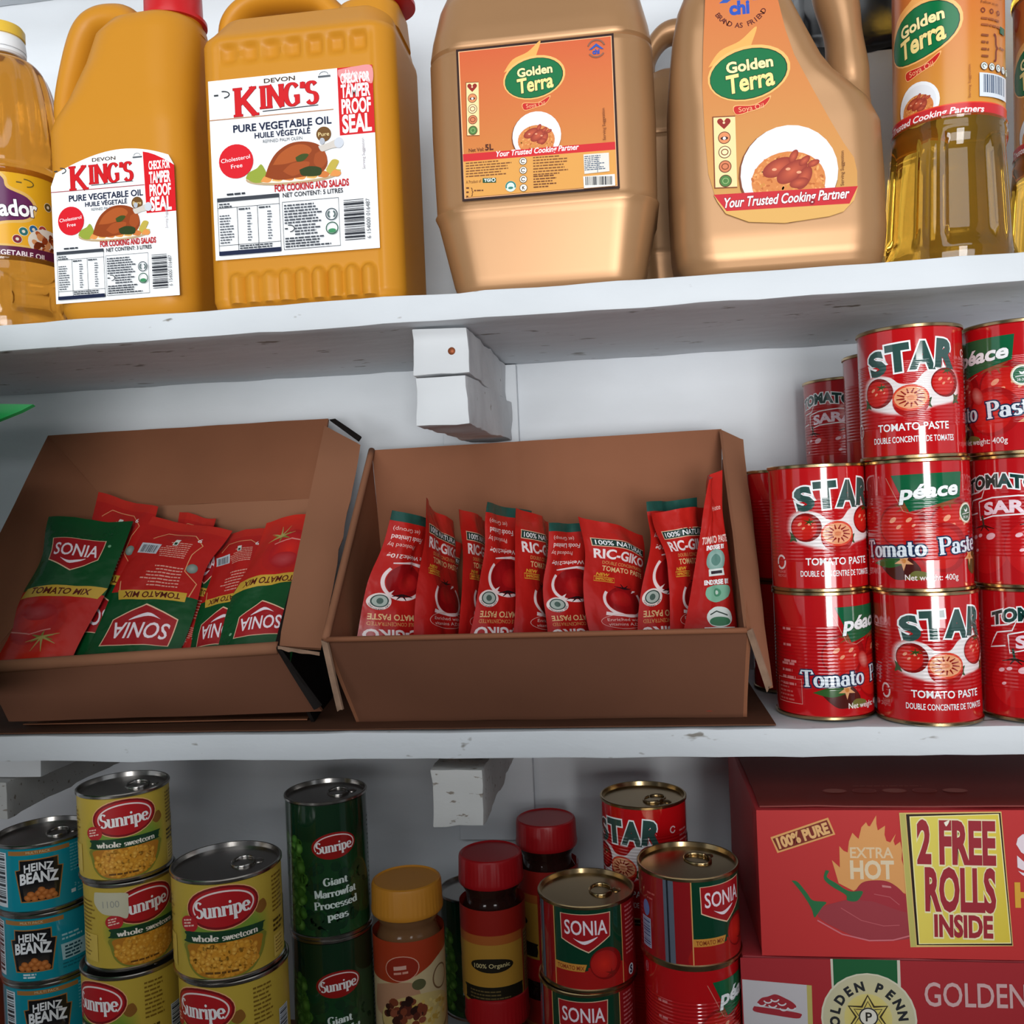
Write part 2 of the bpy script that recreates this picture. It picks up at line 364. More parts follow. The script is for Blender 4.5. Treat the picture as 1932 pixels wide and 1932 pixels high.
    def text(s, t, x, y, w, h, col, bold=.0, shear=0, rot=0, out=None, serif=False, wt=1, ls=1, warp=None):
        """t centred on (x, y), width w and cap height h in ruler units; out = [(colour, mm)...] outlines underneath; warp(f) shifts v along the word"""
        cx, cy = s.m(x, y); W = w*s.sx; H = h*s.sy; ca, sa = math.cos(rad(rot)), math.sin(rad(rot))
        base = _serif(t, wt, 0, ls) if serif else _raw(t, bold)
        xs = [p[0] for q in base for p in q]; lo, hi = min(xs), max(xs); cap = 1 if serif else _cap
        kx = W/(hi-lo); ky = H/cap
        def put(T, c):
            R = []
            for q in T:
                r = []
                for p in q:
                    X = (p[0]-lo)*kx-W/2+(p[1]*ky-H/2)*shear; Y = p[1]*ky-H/2
                    if warp: Y += warp((p[0]-lo)/(hi-lo))*H
                    r.append((cx+X*ca-Y*sa, cy+X*sa+Y*ca))
                R.append(r)
            R = Tris(R); R.sub = T.sub; s.add(R, c)
        for oc, mm in (out or []):
            put(_serif(t, wt, mm/ky, ls) if serif else _raw(t, bold+mm/ky*.9), oc)
        put(base, col)
    def curved(s, t, x, y, r, a0, a1, h, col, bold=.02):
        """capitals around a circle from angle a0 to a1 (degrees, clockwise when a1 < a0)"""
        cx, cy = s.m(x, y); R = r*s.sx; H = h*s.sy; n = len(t); k = H/_cap; T = []; sg = -1 if a1 < a0 else 1
        for i, ch in enumerate(t):
            if ch == ' ': continue
            a = rad(a0+(a1-a0)*i/(n-1)); g = _raw(ch, bold); xs = [p[0] for q in g for p in q]; mid = (min(xs)+max(xs))/2
            th = a-PI/2 if sg < 0 else a+PI/2; ca, sa = math.cos(th), math.sin(th); ox, oy = cx+R*math.cos(a), cy+R*math.sin(a)
            for q in g: T.append([(ox+(p[0]-mid)*k*ca-(p[1]*k-H/2)*sa, oy+(p[0]-mid)*k*sa+(p[1]*k-H/2)*ca) for p in q])
        s.add(T, col)
    def fine(s, x0, y0, x1, rows, dy, h, col, seed=1, fill=.9, slope=0):
        """lines of print too small to read: rows of short dashes"""
        R = random.Random(seed)
        for r in range(rows):
            x = x0; e = x0+(x1-x0)*R.uniform(.62, 1)*fill; y = y0+r*dy; T = []
            while x < e:
                w = min(R.uniform(1.2, 4.2)*h, e-x+.01); T.append([s.m(x, y+slope*(x-x0)), s.m(x+w, y+slope*(x+w-x0)), s.m(x+w, y+h+slope*(x+w-x0)), s.m(x, y+h+slope*(x-x0))]); x += w+h*.55
            s.add(T, col)
    def bars(s, x0, y0, x1, y1, col='#1c1f2b', seed=2, horiz=False):
        R = random.Random(seed); T = []; p = y0 if horiz else x0; e = y1 if horiz else x1; u = (e-p)/60
        while p < e-u:
            w = R.choice((1, 1, 2, 3))*u; w = min(w, e-p)
            T.append([s.m(*q) for q in ([(x0, p), (x1, p), (x1, p+w), (x0, p+w)] if horiz else [(p, y0), (p+w, y0), (p+w, y1), (p, y1)])]); p += w+R.choice((1, 1, 2))*u
        s.add(T, col)
    def blobs(s, x, y, rx, ry, n, r0, r1, cols, seed=1, asp=.75, c2=None):
        R = random.Random(seed)
        for i in range(n):
            a = R.uniform(0, 2*PI); q = math.sqrt(R.random())
            r = R.uniform(r0, r1); c = R.choice(cols); s.ell(x+rx*q*math.cos(a), y+ry*q*math.sin(a), r, r*asp, c, R.uniform(0, 180), 9, c2)
            s.k -= 1
            s.P[-9:] = [(p, s.k+(i % 9)*.5) for p, _ in s.P[-9:]]
        s.k += 5
def _cut(poly, ax, step):
    lo = min(p[ax] for p in poly); hi = max(p[ax] for p in poly)
    i0 = math.floor(lo/step+1e-6); i1 = math.ceil(hi/step-1e-6)
    if i1-i0 <= 1: return [poly]
    out = []; rest = poly
    for i in range(i0+1, i1):
        c = i*step; a, b = [], []
        for j in range(len(rest)):
            p, q = rest[j], rest[(j+1) % len(rest)]
            if p[ax] <= c: a.append(p)
            if p[ax] >= c: b.append(p)
            if (p[ax] < c < q[ax]) or (q[ax] < c < p[ax]):
                t = (c-p[ax])/(q[ax]-p[ax]); r = tuple(p[k]+(q[k]-p[k])*t for k in range(len(p))); a.append(r); b.append(r)
        if len(a) > 2: out.append(a)
        rest = b
        if len(rest) < 3: break
    if len(rest) > 2: out.append(rest)
    return out
def art_mesh(name, art, f, us=None, vs=None, eps=1.6e-5, clip=None, diag=False):
    """f(u, v) in mm -> (point, normal): wraps the artwork onto a surface"""
    V, N, F, Cc = [], [], [], []
    cache = {}; f0 = f
    def gp(i, j):
        if (i, j) not in cache: cache[i, j] = f0(i*us, j*(vs or 1))
        return cache[i, j]
    if us:
        def f(u, v):   # flat within each cell, so that printed layers stay parallel
            U = u/us; i = math.floor(U+1e-9); a = U-i
            if not vs or not diag:
                A, B = f0(i*us, v), f0((i+1)*us, v); n = (A[1]*(1-a)+B[1]*a).normalized(); return A[0]*(1-a)+B[0]*a, n
            W = v/vs; j = math.floor(W+1e-9); b = W-j
            if a+b <= 1: q = ((gp(i, j), 1-a-b), (gp(i+1, j), a), (gp(i, j+1), b))
            else: q = ((gp(i+1, j+1), a+b-1), (gp(i, j+1), 1-a), (gp(i+1, j), 1-b))
            P = Vector((0, 0, 0)); n = Vector((0, 0, 0))
            for (p, m_), w in q: P += p*w; n += m_*w
            return P, n.normalized()
    for poly, k in art.P:
        if clip: 
            poly = clip(poly)
            if len(poly) < 3: continue
        ps = [poly]
        if us: ps = [q for p in ps for q in _cut(p, 0, us)]
        if vs: ps = [q for p in ps for q in _cut(p, 1, vs)]
        if diag: ps = [q for p in ps for q in _cut([(*r, r[0]/us+r[1]/vs) for r in p], 5, 1.0)]
        for p in ps:
            b = len(V); ar = 0
            for i in range(len(p)): q, r = p[i], p[(i+1) % len(p)]; ar += q[0]*r[1]-r[0]*q[1]
            if abs(ar) < 1e-7: continue
            if ar < 0: p = p[::-1]
            for q in p:
                P, n = f(q[0], q[1]); V.append(P+n*(eps*(k+1))); N.append(n)
            F.append(tuple(range(b, b+len(p)))); Cc += [(*q[2:5], 1) for q in p]
    me = mesh(name, V, F); ca = me.color_attributes.new('ink', 'FLOAT_COLOR', 'CORNER')
    ca.data.foreach_set('color', [x for c in Cc for x in c]); me.normals_split_custom_set_from_vertices([tuple(n) for n in N]); return me
def clip_u(lo, hi):
    def g(poly):
        for ax, c, sg in ((0, lo, 1), (0, hi, -1)):
            out = []
            for j in range(len(poly)):
                p, q = poly[j], poly[(j+1) % len(poly)]; dp, dq = (p[ax]-c)*sg, (q[ax]-c)*sg
                if dp >= 0: out.append(p)
                if dp*dq < 0: t = dp/(dp-dq); out.append(tuple(p[k]+(q[k]-p[k])*t for k in range(5)))
            poly = out
            if len(poly) < 3: return []
        return poly
    return g
def on_cyl(R, z0, a0=0):
    """wrap round a tin of radius R (m); v = 0 at height z0"""
    def f(u, v):
        a = u/1000/R+a0; n = Vector((math.sin(a), -math.cos(a), 0)); return Vector((R*n.x, R*n.y, z0+v/1000)), n
    return f
def on_plane(o, x, y):
    o, x, y = Vector(o), Vector(x).normalized(), Vector(y).normalized(); n = x.cross(y).normalized()
    return lambda u, v: (o+x*(u/1000)+y*(v/1000), n)
# ---------------------------------------------------------------- artwork
RED, GREEN, WHT, NAVY, CREAM = '#c01018', '#0b5a33', '#f4f6f8', '#1a2340', '#f3dca0'
def star_poly(x, y, r0, r1, n, rot=0, ky=1):
    return [(x+(r0 if i % 2 == 0 else r1)*math.cos(rad(rot)+PI*i/n), y+ky*(r0 if i % 2 == 0 else r1)*math.sin(rad(rot)+PI*i/n)) for i in range(2*n)]
def art_kings(litres, corners, w, h, arch):
    A = Art(w, h, [(0, 0), (100, 0), (100, 100), (0, 100)])
    if arch:
        base = [(0, 100), (100, 100), (100, 15)]+[(100-t*100, 15-13.5*math.sin(PI*(.12+.88*t)**.95)) for t in [i/24 for i in range(1, 24)]]+[(0, 22)]
        A.poly(base, WHT)
        A.poly([(75.5, 4.5), (80, 5.5), (85, 7.2), (90, 9.5), (95, 12), (100, 15), (100, 45), (76.5, 45)], '#cf1620'); y0 = 15
        rows = [('CHECK FOR', 14, 5.2), ('TAMPER', 22, 7.0), ('PROOF', 30.4, 7.0), ('SEAL', 39.4, 8.4)]; rx = 88.2; rw = 17
    else:
        A.rect(0, 0, 100, 100, WHT); A.rect(79, 0, 100, 37, '#c9181f')
        A.smooth([(79.5, 1), (90, 0), (99.5, .6), (99.5, 10), (93, 7), (86, 9), (80, 5)], '#dd8f90')
        rows = [('CHECK FOR', 6, 5), ('TAMPER', 13, 6.6), ('PROOF', 21.4, 7.4), ('SEAL', 31, 9)]; rx = 89.5; rw = 17.5
    for t, y, hh in rows: A.text(t, rx, y, rw, hh, WHT, bold=.035)
    if not arch:
        for q in range(14): r = random.Random(q); a = r.uniform(80, 98); A.line([(a, r.uniform(1, 5)), (a+r.uniform(-3, 3), r.uniform(6, 12))], .5, '#f3d8d8')
    dy = 4 if arch else 0
    A.text('DEVON', 44, 3.0+dy*1.0, 19, 2.3, '#4a3a2c', bold=.02)
    A.text('K', 23, 13.4+dy*1.15, 15.5, 15.5, '#c81a20', serif=True, wt=1.25, out=[('#8a1015', .25)])
    A.text("ING'S", 49.5, 12.0+dy*1.15, 36, 12.2, '#c81a20', serif=True, wt=1.35, out=[('#8a1015', .25)])
    A.line([(33, 19.7+dy), (67, 19.2+dy)], .5, '#30333c')
    A.line([(0, 22+dy), (76, 22.4+dy)], .55, '#b98a6a' if not arch else '#9a3236')
    A.ring(9, 8.4+dy, 3.6, 1.5, .7, '#33373c', -80, 100); A.fine(3.5, 8.0+dy, 8, 1, 1, .9, '#33373c')
    A.ring(71, 3+dy, 2.4, 1.5, .35, '#777b80', 0, 180); A.rect(67.5, 3.4+dy, 75, 4.4+dy, '#5b6066')
    A.text('PURE VEGETABLE OIL', 44.5, 28+dy*.8, 60, 3.9, NAVY, bold=.022)
    A.text('HUILE VÉGETALÉ', 44.5, 32.8+dy*.8, 34, 2.9, NAVY, bold=.022)
    A.text('REFINED PALM OLEIN', 44.5, 36.4+dy*.8, 24, 1.8, '#555a62')
    A.ell(69.5, 35.5+dy*.6, 4.5, 4.1, '#6d4a22'); A.text('Pure', 69.5, 35.5+dy*.6, 6.6, 2.1, CREAM)
    A.ell(15.5, 46, 10.6, 9.5, '#d01b27'); A.text('Cholesterol', 15.2, 44.6, 18, 2.2, WHT, rot=5); A.text('Free', 15.8, 48.6, 7, 2.2, WHT, rot=5)
    # roast bird on greens
    A.ell(50, 57, 29, 4.6, '#b9a07c'); A.ell(50, 56.2, 28.4, 4.0, '#e9e4d4')
    A.smooth([(21, 56), (23, 53), (28, 51), (31, 49), (34, 54), (36, 58), (27, 59)], '#8f9d3a')
    A.smooth([(70, 55), (74, 50), (78, 51), (76, 55), (79, 56), (72, 58)], '#b9a648')
    for i in range(7): A.smooth([(30+i*7, 58.6), (33+i*7, 55.6), (37+i*7, 57.4), (35+i*7, 59.4)], ('#d98f4a', '#dba95c', '#c8753a')[i % 3])
    A.smooth([(33, 56), (36, 49), (41, 43), (49, 39), (58, 38.6), (66, 41), (70, 46), (71, 52), (67, 56.5), (54, 58), (41, 58.5)], '#8b3d16')
    A.smooth([(38, 50), (43, 44), (51, 40.3), (58, 40.5), (62, 44), (56, 48), (46, 50)], '#a95424')
    A.smooth([(44, 54), (50, 50), (60, 50), (58, 54), (50, 57)], '#a04c20'); A.smooth([(64, 46), (69, 44.4), (71, 50), (67, 54), (63, 51)], '#9c491f')
    A.smooth([(66, 42), (72, 40.6), (77, 39), (80, 40), (79, 43), (73, 44), (68, 45)], '#c9c2ba'); A.ell(78.5, 41, 2.8, 2.9, '#c6cbd4'); A.ell(68.5, 39.4, 1.6, 1.8, '#aeb3bc')
    A.smooth([(52, 47), (56, 45.4), (60, 46), (57, 49), (53, 49.4)], '#3a4a1c'); A.smooth([(54, 54), (60, 52.5), (67, 54), (66, 58), (56, 57.4)], '#2c3b18')
    A.text('FOR COOKING AND SALADS', 61, 63, 45, 3.6, '#b5161e', bold=.035)
    A.text('NET CONTENT: %d LITRES' % litres, 61.5, 67.2, 36.5, 2.4, '#23262e', bold=.02)
    # nutrition table, maker's panel, bar code
    A.fine(9, 63.6, 28, 1, 1, 1.1, '#33373f'); A.line([(3, 66), (41, 66), (41, 97.4), (3, 97.4)], .4, '#2b2e36', closed=True); A.rect(3, 66, 41, 68, '#3c4048')
    A.line([(3, 71.5), (41, 71.5)], .3, '#2b2e36'); A.line([(3, 92.3), (41, 92.3)], .3, '#2b2e36'); A.line([(15, 71.5), (15, 95.6)], .3, '#2b2e36'); A.line([(27.5, 71.5), (27.5, 95.6)], .3, '#2b2e36')
    A.fine(4, 69, 14, 2, 1.4, .8, '#40444c', 3); A.fine(4, 75.5, 14, 11, 1.5, .7, '#50545c', 4)
    for x in (16, 28.5): A.fine(x, 72.4, x+11, 1, 1, .9, '#40444c', 8); A.fine(x+5, 75, x+11, 11, 1.5, .7, '#60646c', 5, .5)
    A.fine(16, 93, 40, 2, 1.3, .8, '#40444c', 6); A.rect(3, 95.6, 41, 98, NAVY)
    A.line([(43, 71.2), (77, 71.2), (77, 97.4), (43, 97.4)], .4, '#2b2e36', closed=True); A.fine(44, 72.8, 71, 7, 1.6, .9, '#4a4e56', 7); A.fine(50, 84.2, 68, 4, 1.6, .9, '#4a4e56', 9); A.fine(44, 91, 75, 4, 1.5, .9, '#40444c', 10)
    A.ring(46.5, 86, 3, 1.6, .6, '#33373c', -80, 100); A.fine(44, 85.6, 47, 1, 1, .8, '#33373c')
    A.ring(72.5, 80, 3.1, 2.8, .6, '#3c4a50'); A.ring(72.5, 80, 1.6, 1.3, 1.0, '#566', -60, 60); A.ring(72.5, 80, 1.6, 1.3, 1.0, '#566', 120, 240); A.ring(72.5, 87.6, 3.2, 2.9, .6, '#2e5a46'); A.ell(72.5, 89, 2.4, 1.2, '#3f8a5c')
    A.bars(80, 73, 92, 95, '#23262e', 3, True); A.text('6 154000 016487', 94.4, 84, 23, 2.2, '#3b3f46', rot=90)
    A.text('Serving Suggestion', 93, 48.5, 18, 1.6, '#8d7f86', rot=90)
    return A
def gt_logo(A, x, y, s, txt2='Soya Oil', rot=0, bump=1):
    """green leaf-shaped oval with a golden flame; s = half width in ruler units"""
    A.smooth([(x-1.0*s, y-.2*s), (x-.7*s, y-.62*s), (x-.2*s, y-.86*s), (x+.22*s, y-1.22*s), (x+.1*s, y-.8*s), (x+.0*s, y-.62*s), (x-.5*s, y-.4*s)], '#f0a95a')
    A.ell(x, y, s*1.03, s*.72, '#f2b56a', rot+9); A.ell(x-.01*s, y+.02*s, s*.97, s*.66, '#14361f', rot+9); A.ell(x-.015*s, y+.02*s, s*.95, s*.64, '#0a6b3c', rot+9)
    A.text('Golden', x+.02*s, y-.22*s, 1.16*s, .27*s, '#f7e6a6', bold=.035, rot=rot+4, out=[('#14361f', .45)])
    A.text('Terra', x+.03*s, y+.2*s, 1.2*s, .46*s, '#f2d98c', bold=.03, rot=rot+7, shear=.08, out=[('#14361f', .5)])
    A.smooth([(x-.42*s, y+.98*s), (x-.36*s, y+.84*s), (x+.1*s, y+.84*s), (x+.52*s, y+.62*s), (x+.36*s, y+.9*s), (x-.05*s, y+1.04*s), (x-.32*s, y+1.1*s)], '#f0b070')
    A.smooth([(x-.40*s, y+.97*s), (x-.34*s, y+.86*s), (x+.1*s, y+.86*s), (x+.49*s, y+.66*s), (x+.34*s, y+.89*s), (x-.05*s, y+1.02*s), (x-.32*s, y+1.08*s)], '#bf2420')
    A.text(txt2, x+.03*s, y+.92*s, .62*s, .13*s, '#f0b080', rot=rot+5)
def gt_plate(A, x, y, r, seed=1):
    A.ell(x-.02*r, y+.03*r, 1.02*r, 1.02*r*A.sx/A.sy, '#7a4020'); A.ell(x, y, r, r*A.sx/A.sy, '#e8eaee'); k = A.sx/A.sy
    A.ell(x, y, .86*r, .86*r*k, '#dfe1e6'); A.ell(x-.02*r, y+.18*r, .76*r, .62*r*k, '#cf8044')
    A.blobs(x-.02*r, y+.2*r, .74*r, .60*r*k, 240, .03*r, .06*r, ['#dc9050', '#cd7a3c', '#e3a261', '#b8642e', '#c98a40'], seed, .5)
    for dx, dy, rr, ro in ((-.22, -.12, .34, 22), (.06, -.02, .36, 32), (.3, .12, .26, 60), (.1, -.34, .15, 60), (.32, -.24, .14, 40), (.5, -.18, .13, 20), (.2, .22, .2, 10)):
        A.ell(x+dx*r, y+dy*r*k, rr*r, rr*.52*r*k, '#c45a3c', ro, c2='#8e2f22')
    for dx, dy in ((-.02, -.08), (.2, -.0), (-.3, -.08)): A.ell(x+dx*r, y+dy*r, .05*r, .03*r, '#e8a07a')
def gt_icons(A, x0, y0, x1, y1):
    n = 5; d = (y1-y0)/n; A.rect(x0, y0, x1, y1, '#7a3a1c'); m = (x1-x0)*.05
    A.rect(x0+m, y0+m, x1, y1-m, '#f0d49a'); cx = (x0+x1)/2; r = min((x1-x0)*.36, d*.43*A.sy/A.sx)
    for i, c in enumerate(('#8e231c', '#d98a5a', '#efd9a8', '#d07a52', '#4d7a3c')):
        y = y0+d*(i+.5)
        if i == 0: A.smooth([(cx, y+r), (cx-r, y-.1*r), (cx-.9*r, y-.7*r), (cx-.4*r, y-.8*r), (cx, y-.35*r), (cx+.4*r, y-.8*r), (cx+.9*r, y-.7*r), (cx+r, y-.1*r)], c)
        else: A.ell(cx, y, r, r*A.sx/A.sy, '#5a2a18'); A.ell(cx, y, r*.88, r*.88*A.sx/A.sy, c)
        if i == 1: A.ell(cx, y+.1*r, .6*r, .3*r, '#3a1c12'); A.ell(cx, y+.1*r, .25*r, .25*r, WHT)
        if i in (2, 3): A.ring(cx, y, .45*r, .4*r, .15*r, '#7a3a1c')
        if i == 4: A.ring(cx, y, .4*r, .4*r, .12*r, '#8fb070')
        if i == 0: A.ell(cx, y-.1*r, .2*r, .2*r, '#e9c9a0')
def chi_logo(A, x, y, s, big=True):
    c1 = '#2f55a8'
    A.poly([(x-s, y-.05*s), (x, y-.9*s), (x+s, y-.1*s), (x+.6*s, y-.1*s), (x, y-.52*s), (x-.62*s, y-.05*s)], c1)
    A.text('chi', x-.05*s, y+.22*s, .95*s, .62*s, '#2a4fae', bold=.05)
    if big:
        A.curved('BRAND AS FRIEND', x, y-.2*s, 1.25*s, -148, -32, .24*s, '#5a1c18', .02); A.curved('FROM THE HOUSE OF', x, y-.2*s, 1.3*s, 165, 15, .24*s, '#5a1c18', .02)
        for q in (-40, 0, 40): A.ell(x+.42*s+.2*s*math.sin(rad(q)), y-.22*s-.08*s*math.cos(rad(q)), .05*s, .15*s, c1, -q)
    else: A.ring(x, y-.2*s, 1.05*s, 1.05*s, .22*s, '#8a5a48', 20, 160); A.ring(x, y-.2*s, 1.05*s, 1.05*s, .22*s, '#8a5a48', 215, 325)
def art_gt_can():
    A = Art(120, 116, [(300, 292), (1285, 232), (1308, 1208), (322, 1268)])
    A.poly([(300, 292), (1285, 232), (1308, 1208), (322, 1268)], '#2a120c')
    A.poly([(314, 306), (1272, 248), (1294, 1194), (336, 1252)], '#f0b98a')
    A.poly([(320, 310), (1268, 252), (1290, 1190), (342, 1246)], None, vcol=['#c85c34', '#ca5f37', '#cb8a42', '#c8843e'])
    gt_logo(A, 790, 490, 190, rot=-1); gt_icons(A, 358, 505, 440, 850); chi_logo(A, 1178, 335, 46, False)
    A.text('Net Vol:', 418, 940, 96, 22, '#5a2a14', bold=.01); A.text('5L', 500, 926, 52, 36, '#4a1c10', bold=.03)
    gt_plate(A, 800, 865, 152, 5)
    A.poly([(333, 968), (1283, 918), (1284, 968), (335, 1016)], '#c8252a'); A.text('Your Trusted Cooking Partner', 800, 958, 520, 34, '#f6ecec', bold=.02, shear=.22)
    A.poly([(335, 1016), (1284, 968), (1290, 1190), (342, 1246)], '#d79a4c')
    A.fine(350, 1024, 655, 6, 17, 8, '#7a4a24', 3, .95, -.05); A.fine(775, 1000, 1020, 7, 18, 8, '#7a4a24', 4, .95, -.04); A.fine(775, 1120, 960, 5, 17, 8, '#6a3a1c', 5, .8, -.04)
    A.text('A Product of', 398, 1146, 96, 20, '#6a3a1c'); A.rect(456, 1126, 540, 1156, '#1c4a30'); A.text('TGI', 486, 1140, 42, 18, WHT, bold=.03); A.ring(524, 1139, 8, 8, 4, WHT)
    A.fine(350, 1182, 372, 3, 27, 9, '#5a2a14', 6); A.text('}', 388, 1208, 14, 40, '#5a2a14'); A.fine(400, 1200, 490, 1, 1, 8, '#6a3a1c', 7)
    for y, t in ((1025, '♲'), (1083, ''), (1140, ''), (1195, 'K')):
        A.ell(712, y, 24, 24, '#2a1a14'); A.ell(712, y, 21, 21, '#efe6d8')
        if t == 'K': A.text('K', 713, y, 18, 20, '#2a1a14', bold=.04)
        else: A.ring(712, y, 9, 9, 5, '#2a1a14', 20, 320)
    A.ell(632, 1184, 34, 34, '#cfe0d8'); A.ring(632, 1184, 24, 24, 9, '#2c7a72', -20, 200); A.ell(632, 1194, 16, 8, '#2c7a72')
    A.poly([(1088, 995), (1244, 988), (1246, 1105), (1092, 1118)], '#dcd8d0'); A.fine(1094, 1006, 1240, 8, 12, 6, '#4a5a70', 8, .95, -.05); A.line([(1170, 1000), (1174, 1110)], 3, '#4a5a70')
    A.poly([(1084, 1134), (1278, 1124), (1280, 1196), (1088, 1208)], '#e8e4dc'); A.bars(1098, 1136, 1268, 1190, '#20222c', 5)
    A.text('Serving Suggestion', 1216, 808, 196, 18, '#6a3018', rot=90)
    return A
def art_gt_jug():
    A = Art(107, 190, [(380, -160), (1300, -200), (1310, 1500), (400, 1545)])
    out = [(470, -170), (790, -185), (850, 0), (900, 250), (950, 420), (1060, 660), (1150, 850), (1230, 1010), (1290, 1110), (1306, 1200), (1304, 1300), (1280, 1390), (1215, 1462), (1130, 1490), (860, 1525), (640, 1510), (500, 1450), (440, 1340), (400, 1180), (384, 900), (378, 600), (390, 330), (412, 0)]
    def shade(p): t = max(0, min(1, (p[1]+150)/1600)); a, b = (202, 110, 60), (200, 152, 82); return [(a[i]+(b[i]-a[i])*t)/255 for i in range(3)]
    pts = []
    for i, p in enumerate(out): q = out[(i+1) % len(out)]; pts += [p, ((p[0]+q[0])/2, (p[1]+q[1])/2)]
    A.poly(pts, None, vcol=[shade(p) for p in pts])
    chi_logo(A, 628, 60, 132); gt_logo(A, 668, 525, 250); gt_icons(A, 434, 802, 576, 1280)
    gt_plate(A, 895, 1195, 298, 6)
    A.poly([(428, 1322), (1306, 1300), (1304, 1310), (1280, 1390), (1215, 1462), (1130, 1490), (860, 1525), (640, 1510), (500, 1450), (450, 1370)], '#d6a65c')
    A.poly([(428, 1322), (1306, 1300), (1252, 1412), (505, 1434)], '#c2242e'); A.text('Your Trusted Cooking Partner', 870, 1362, 770, 62, '#f8eeee', bold=.02, shear=.22, out=[('#8a1420', .5)])
    A.text('Serving Suggestion', 1216, 1180, 216, 20, '#6a3a20', rot=88)
    return A
def art_gt_bottle():
    A = Art(215, 128, [(0, 0), (215, 0), (215, 128), (0, 128)])   # centre of the sheet = logo
    A.vgrad(0, 0, 215, 128, '#c45c28', '#cc8f3c')
    A.smooth([(70, 0), (84, 10), (78, 24), (66, 10)], '#b5441c')
    gt_logo(A, 100, 60, 30, rot=2); gt_plate(A, 98, 113, 16.5, 7); A.rect(0, 119, 215, 128, '#c4242a'); A.rect(0, 118.4, 215, 119.2, '#e2502c')
    A.text('Your Trusted Cooking Partners', 99, 123.6, 92, 4.4, '#f6ecec', bold=.02, shear=.22)
    A.fine(143, 4, 172, 7, 3.4, 1.5, '#9a5228', 3); A.text('Get in touch', 151, 31, 16, 2, '#7a3c1c'); A.fine(145, 36, 168, 2, 4, 1.6, '#9a5228', 4)
    A.text('Follow us on', 151, 47, 16, 2, '#7a3c1c')
    for x in (144.5, 152, 159): A.ring(x, 53, 1.1, 1.1, .7, '#7a3020')
    A.fine(143, 58, 165, 2, 4.6, 1.5, '#9a5228', 5); A.rect(161, 62, 169, 67, '#1c5a3a'); A.fine(143, 70, 151, 4, 5, 1.6, '#8a4a28', 6); A.text('}', 156, 77, 4, 15, '#7a2c1c'); A.fine(160, 77, 172, 1, 1, 1.3, '#8a4a28', 7)
    for i in range(5): A.ell(145+i*6.6, 93, 2.9, 2.9, '#6a4a3a'); A.ell(145+i*6.6, 93, 2.5, 2.5, '#d9dcd8'); A.ring(145+i*6.6, 93, 1, 1, .6, '#4a5a50', 0, 270)
    A.rect(141, 98, 170, 115, '#d5dbe2'); A.bars(144, 99, 167, 112, '#3a4a66', 6)
    A.text('Serving Suggestion', 134, 104, 24, 1.6, '#9a5228', rot=90)
    return A
def art_mamador():
    A = Art(180, 78, [(0, 0), (180, 0), (180, 78), (0, 78)])
    A.vgrad(0, 0, 180, 78, '#d9a51e', '#e0a32a'); A.rect(0, 66, 180, 78, '#5a1c3c'); A.rect(0, 64.6, 180, 66.4, '#d7b060')
    A.smooth([(58, 30), (66, 8), (88, 2), (100, 8), (103, 16), (118, 22), (124, 32), (117, 44), (98, 48), (80, 54), (62, 46)], '#d9b060')
    A.smooth([(60, 31), (68, 10), (88, 4), (98, 10), (101, 18), (116, 24), (121, 32), (115, 42), (96, 46), (80, 51), (63, 44)], '#5d2352')
    A.text('mamador', 94, 35, 60, 13, WHT, bold=.03, rot=5, out=[('#3b1236', .7)])
    A.ring(115, 12, 6, 2.6, 1, '#6a5a2a', -80, 100); A.fine(108, 11.5, 115, 1, 1, 1.2, '#6a5a2a')
    for x, y, c in ((112, 53, '#2a6a6a'), (120, 50, '#24608e'), (128, 49, '#a03a3a'), (107, 60, '#7a2a3a'), (134, 28, '#5a4a22')): A.ell(x, y, 3.8, 3.8, '#e8ddc0'); A.ell(x, y, 3.4, 3.4, c); A.ell(x, y, 1.3, 1.3, '#d8d0c0')
    A.ell(132, 60, 17, 12, '#d8d2c8'); A.blobs(131, 60, 13, 9, 40, 2, 4, ['#8a3a1c', '#a8522a', '#c98a5a', '#6a2a14'], 3)
    A.rect(0, 66.4, 180, 78, '#5a1c3c'); A.text('PURE VEGETABLE OIL', 101, 72, 58, 4.2, '#e8dce0', bold=.02, rot=-1)
    A.fine(146, 10, 176, 12, 4, 1.5, '#7a5a20', 4)
    return A
def tomato(A, x, y, r, c='#c21a16', dark='#7a0c0c', calyx='#2f4a1c', up=(.1, -.45), gloss=True):
    k = A.sx/A.sy
    A.ell(x, y, r, r*.93*k, c, c2=dark); A.ell(x-.12*r, y+.02*r, .82*r, .78*r*k, '#d2281c', c2=c)
    if gloss:
        for dx, dy, rr in ((-.38, -.22, .16), (-.15, .05, .12), (.25, -.22, .13), (.42, .0, .08)): A.ell(x+dx*r, y+dy*r, rr*r, rr*.55*r, '#e89a78', 35)
    ux, uy = x+up[0]*r, y+up[1]*r
    for a in (10, 75, 140, 205, 270, 330): A.line([(ux, uy), (ux+.42*r*math.cos(rad(a)), uy+.26*r*math.sin(rad(a)))], .12*r, calyx, w1=.02*r)
def cut_tomato(A, x, y, rx, ry):
    A.ell(x, y+.22*ry, rx, ry*1.02, '#a81414'); A.ell(x, y, rx, ry*.84, '#d8442c'); A.ell(x, y, rx*.9, ry*.7, '#e9a074')
    for i in range(13):
        a = 2*PI*i/13; A.line([(x+.34*rx*math.cos(a), y+.3*ry*math.sin(a)), (x+.78*rx*math.cos(a+.12), y+.6*ry*math.sin(a+.12))], .11*rx, '#8e1a12', w1=.06*rx)
    A.ell(x, y, rx*.2, ry*.14, '#d98058')
TW = 230.9
